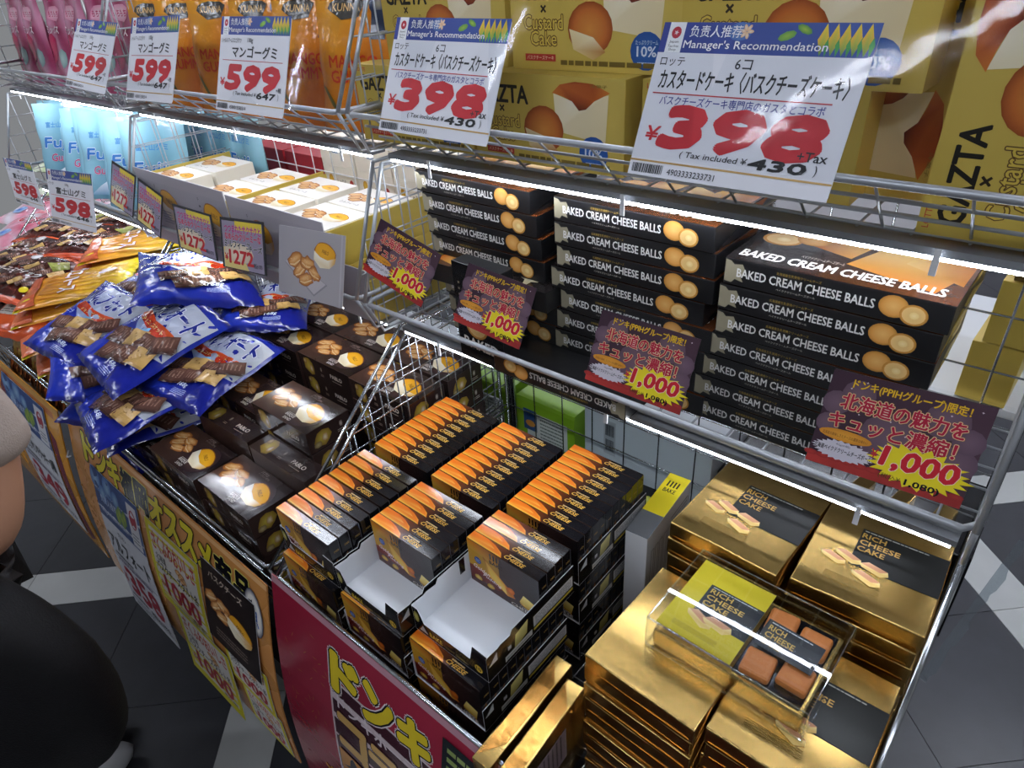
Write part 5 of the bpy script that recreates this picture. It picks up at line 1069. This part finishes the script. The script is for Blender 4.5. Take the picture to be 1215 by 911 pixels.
# hands with five fingers each
for hx, hy, hz, dx in ((-1.39, -.12, .89, -1), (-1.63, -.01, .83, 1)):
    P = [(0, 0, 0), (dx * .0, .045, 0)]; E_ = [(0, 1)]; RR = [.022, .024]
    for f, (ox, ln) in enumerate(((-.024, .05), (-.008, .058), (.008, .054), (.023, .042))):
        n0 = len(P); P += [(ox, .06, 0), (ox * 1.1, .06 + ln * .55, -.006), (ox * 1.1, .06 + ln, -.022)]; E_ += [(1, n0), (n0, n0 + 1), (n0 + 1, n0 + 2)]; RR += [.009, .0085, .007]
    n0 = len(P); P += [(-dx * .03, .02, -.005), (-dx * .045, .045, -.012), (-dx * .05, .068, -.018)]; E_ += [(0, n0), (n0, n0 + 1), (n0 + 1, n0 + 2)]; RR += [.012, .009, .008]
    h_ = skin_body('hand', P, E_, RR, 'skin', per, 1); h_.location = (hx, hy, hz); h_.rotation_euler = (0, 0, math.radians(140)) if dx < 0 else (math.radians(-80), 0, 0)
for s_, (sx, sy) in enumerate(((-1.47, -.10), (-1.565, -.075))):
    sb = bpy.data.meshes.new('shoe'); q = bmesh.new(); bmesh.ops.create_uvsphere(q, u_segments=18, v_segments=10, radius=1)
    for v in q.verts: v.co.x *= .046; v.co.y *= .135; v.co.z = max(v.co.z, -.7) * .06 + .042 + (.02 if v.co.y < -.02 and v.co.z > 0 else 0)
    q.to_mesh(sb); q.free(); sb.materials.append(MT['shoe']); sb.polygons.foreach_set('use_smooth', [True] * len(sb.polygons)); add('shoe', sb, per, T(sx, sy, 0))
# black bag: soft rounded sack facing the camera
bgc = Vector((-1.215, -.10, .735)); U_ = Vector((.70, .71, 0)).normalized(); N_ = Vector((.71, -.70, 0)); 
vs = []; fs = []; nu, nv = 48, 32
for j in range(nv + 1):
    ph = -PI / 2 + PI * j / nv
    for i in range(nu):
        th = 2 * PI * i / nu
        def se(w_, e): return math.copysign(abs(w_) ** e, w_)
        x = se(math.cos(ph), .75) * se(math.cos(th), .8); y = se(math.cos(ph), .75) * se(math.sin(th), .8); z = se(math.sin(ph), .7)
        p = U_ * x * (.205 - .04 * max(0, z)) + N_ * y * .085 + Vector((0, 0, z * .31 - x * .085 * (z > 0) * 1.8 * z))
        n_ = noise.noise(p * 6 + Vector((3, 1, 2))) * .014
        p += (U_ * x + N_ * y) * n_
        vs.append(tuple(p))
for j in range(nv):
    for i in range(nu): fs.append((j * nu + i, j * nu + (i + 1) % nu, (j + 1) * nu + (i + 1) % nu, (j + 1) * nu + i))
bagm = new_mesh('bag', vs, fs, 'cloth', smooth=True)
zm = MB()
for i in range(16):
    p = N_ * (.088 - .0006 * i) + U_ * (-.02 + .009 * i) + Vector((0, 0, -.155 - .007 * i)); q = p + N_ * .006; zm.box(p.x - .003, p.y - .003, p.z - .003, p.x + .003, p.y + .003, p.z + .003)
strap = MB().tube([U_ * -.10 + Vector((0, 0, .26)), U_ * -.16 + Vector((0, 0, .40)), U_ * -.2 + N_ * -.02 + Vector((0, 0, .52)), U_ * -.22 + N_ * -.05 + Vector((0, 0, .6))], .012, 8).mesh('strap', 'cloth', True)
make('black_bag', [('bag_body', bagm), ('zipper', zm.mesh('z', 'zipm')), ('strap', strap)], 'large soft black bag hanging beside the person at the lower left', 'bag', Matrix.Translation(bgc))

# torn clear film strip hanging off the right side of the shelf
vs = []; fs = []; n = 26; q = random.Random(4)
for i in range(n + 1):
    t = i / n; y = .65 - .07 * t; z = Z(.505 + .165 * t); e = .002 + q.uniform(0, .004); x = .047 - .032 * t
    vs += [(x, y, z), (x + .004 + e, y - .003, z), (x, y, z + .0006), (x + .004 + e, y - .003, z + .0006)]
for i in range(n):
    a = 4 * i; fs += [(a, a + 4, a + 5, a + 1), (a + 2, a + 3, a + 7, a + 6), (a, a + 2, a + 6, a + 4), (a + 1, a + 5, a + 7, a + 3)]
MT['tornf'] = clear_mat('torn_film', .28, '#dfe4e8', .25, bump=.4)
make('film_strip', [(None, new_mesh('strip', vs, fs, 'tornf'))], 'torn clear plastic film strip hanging at the right side of the shelf', 'film', Matrix.Identity(4))
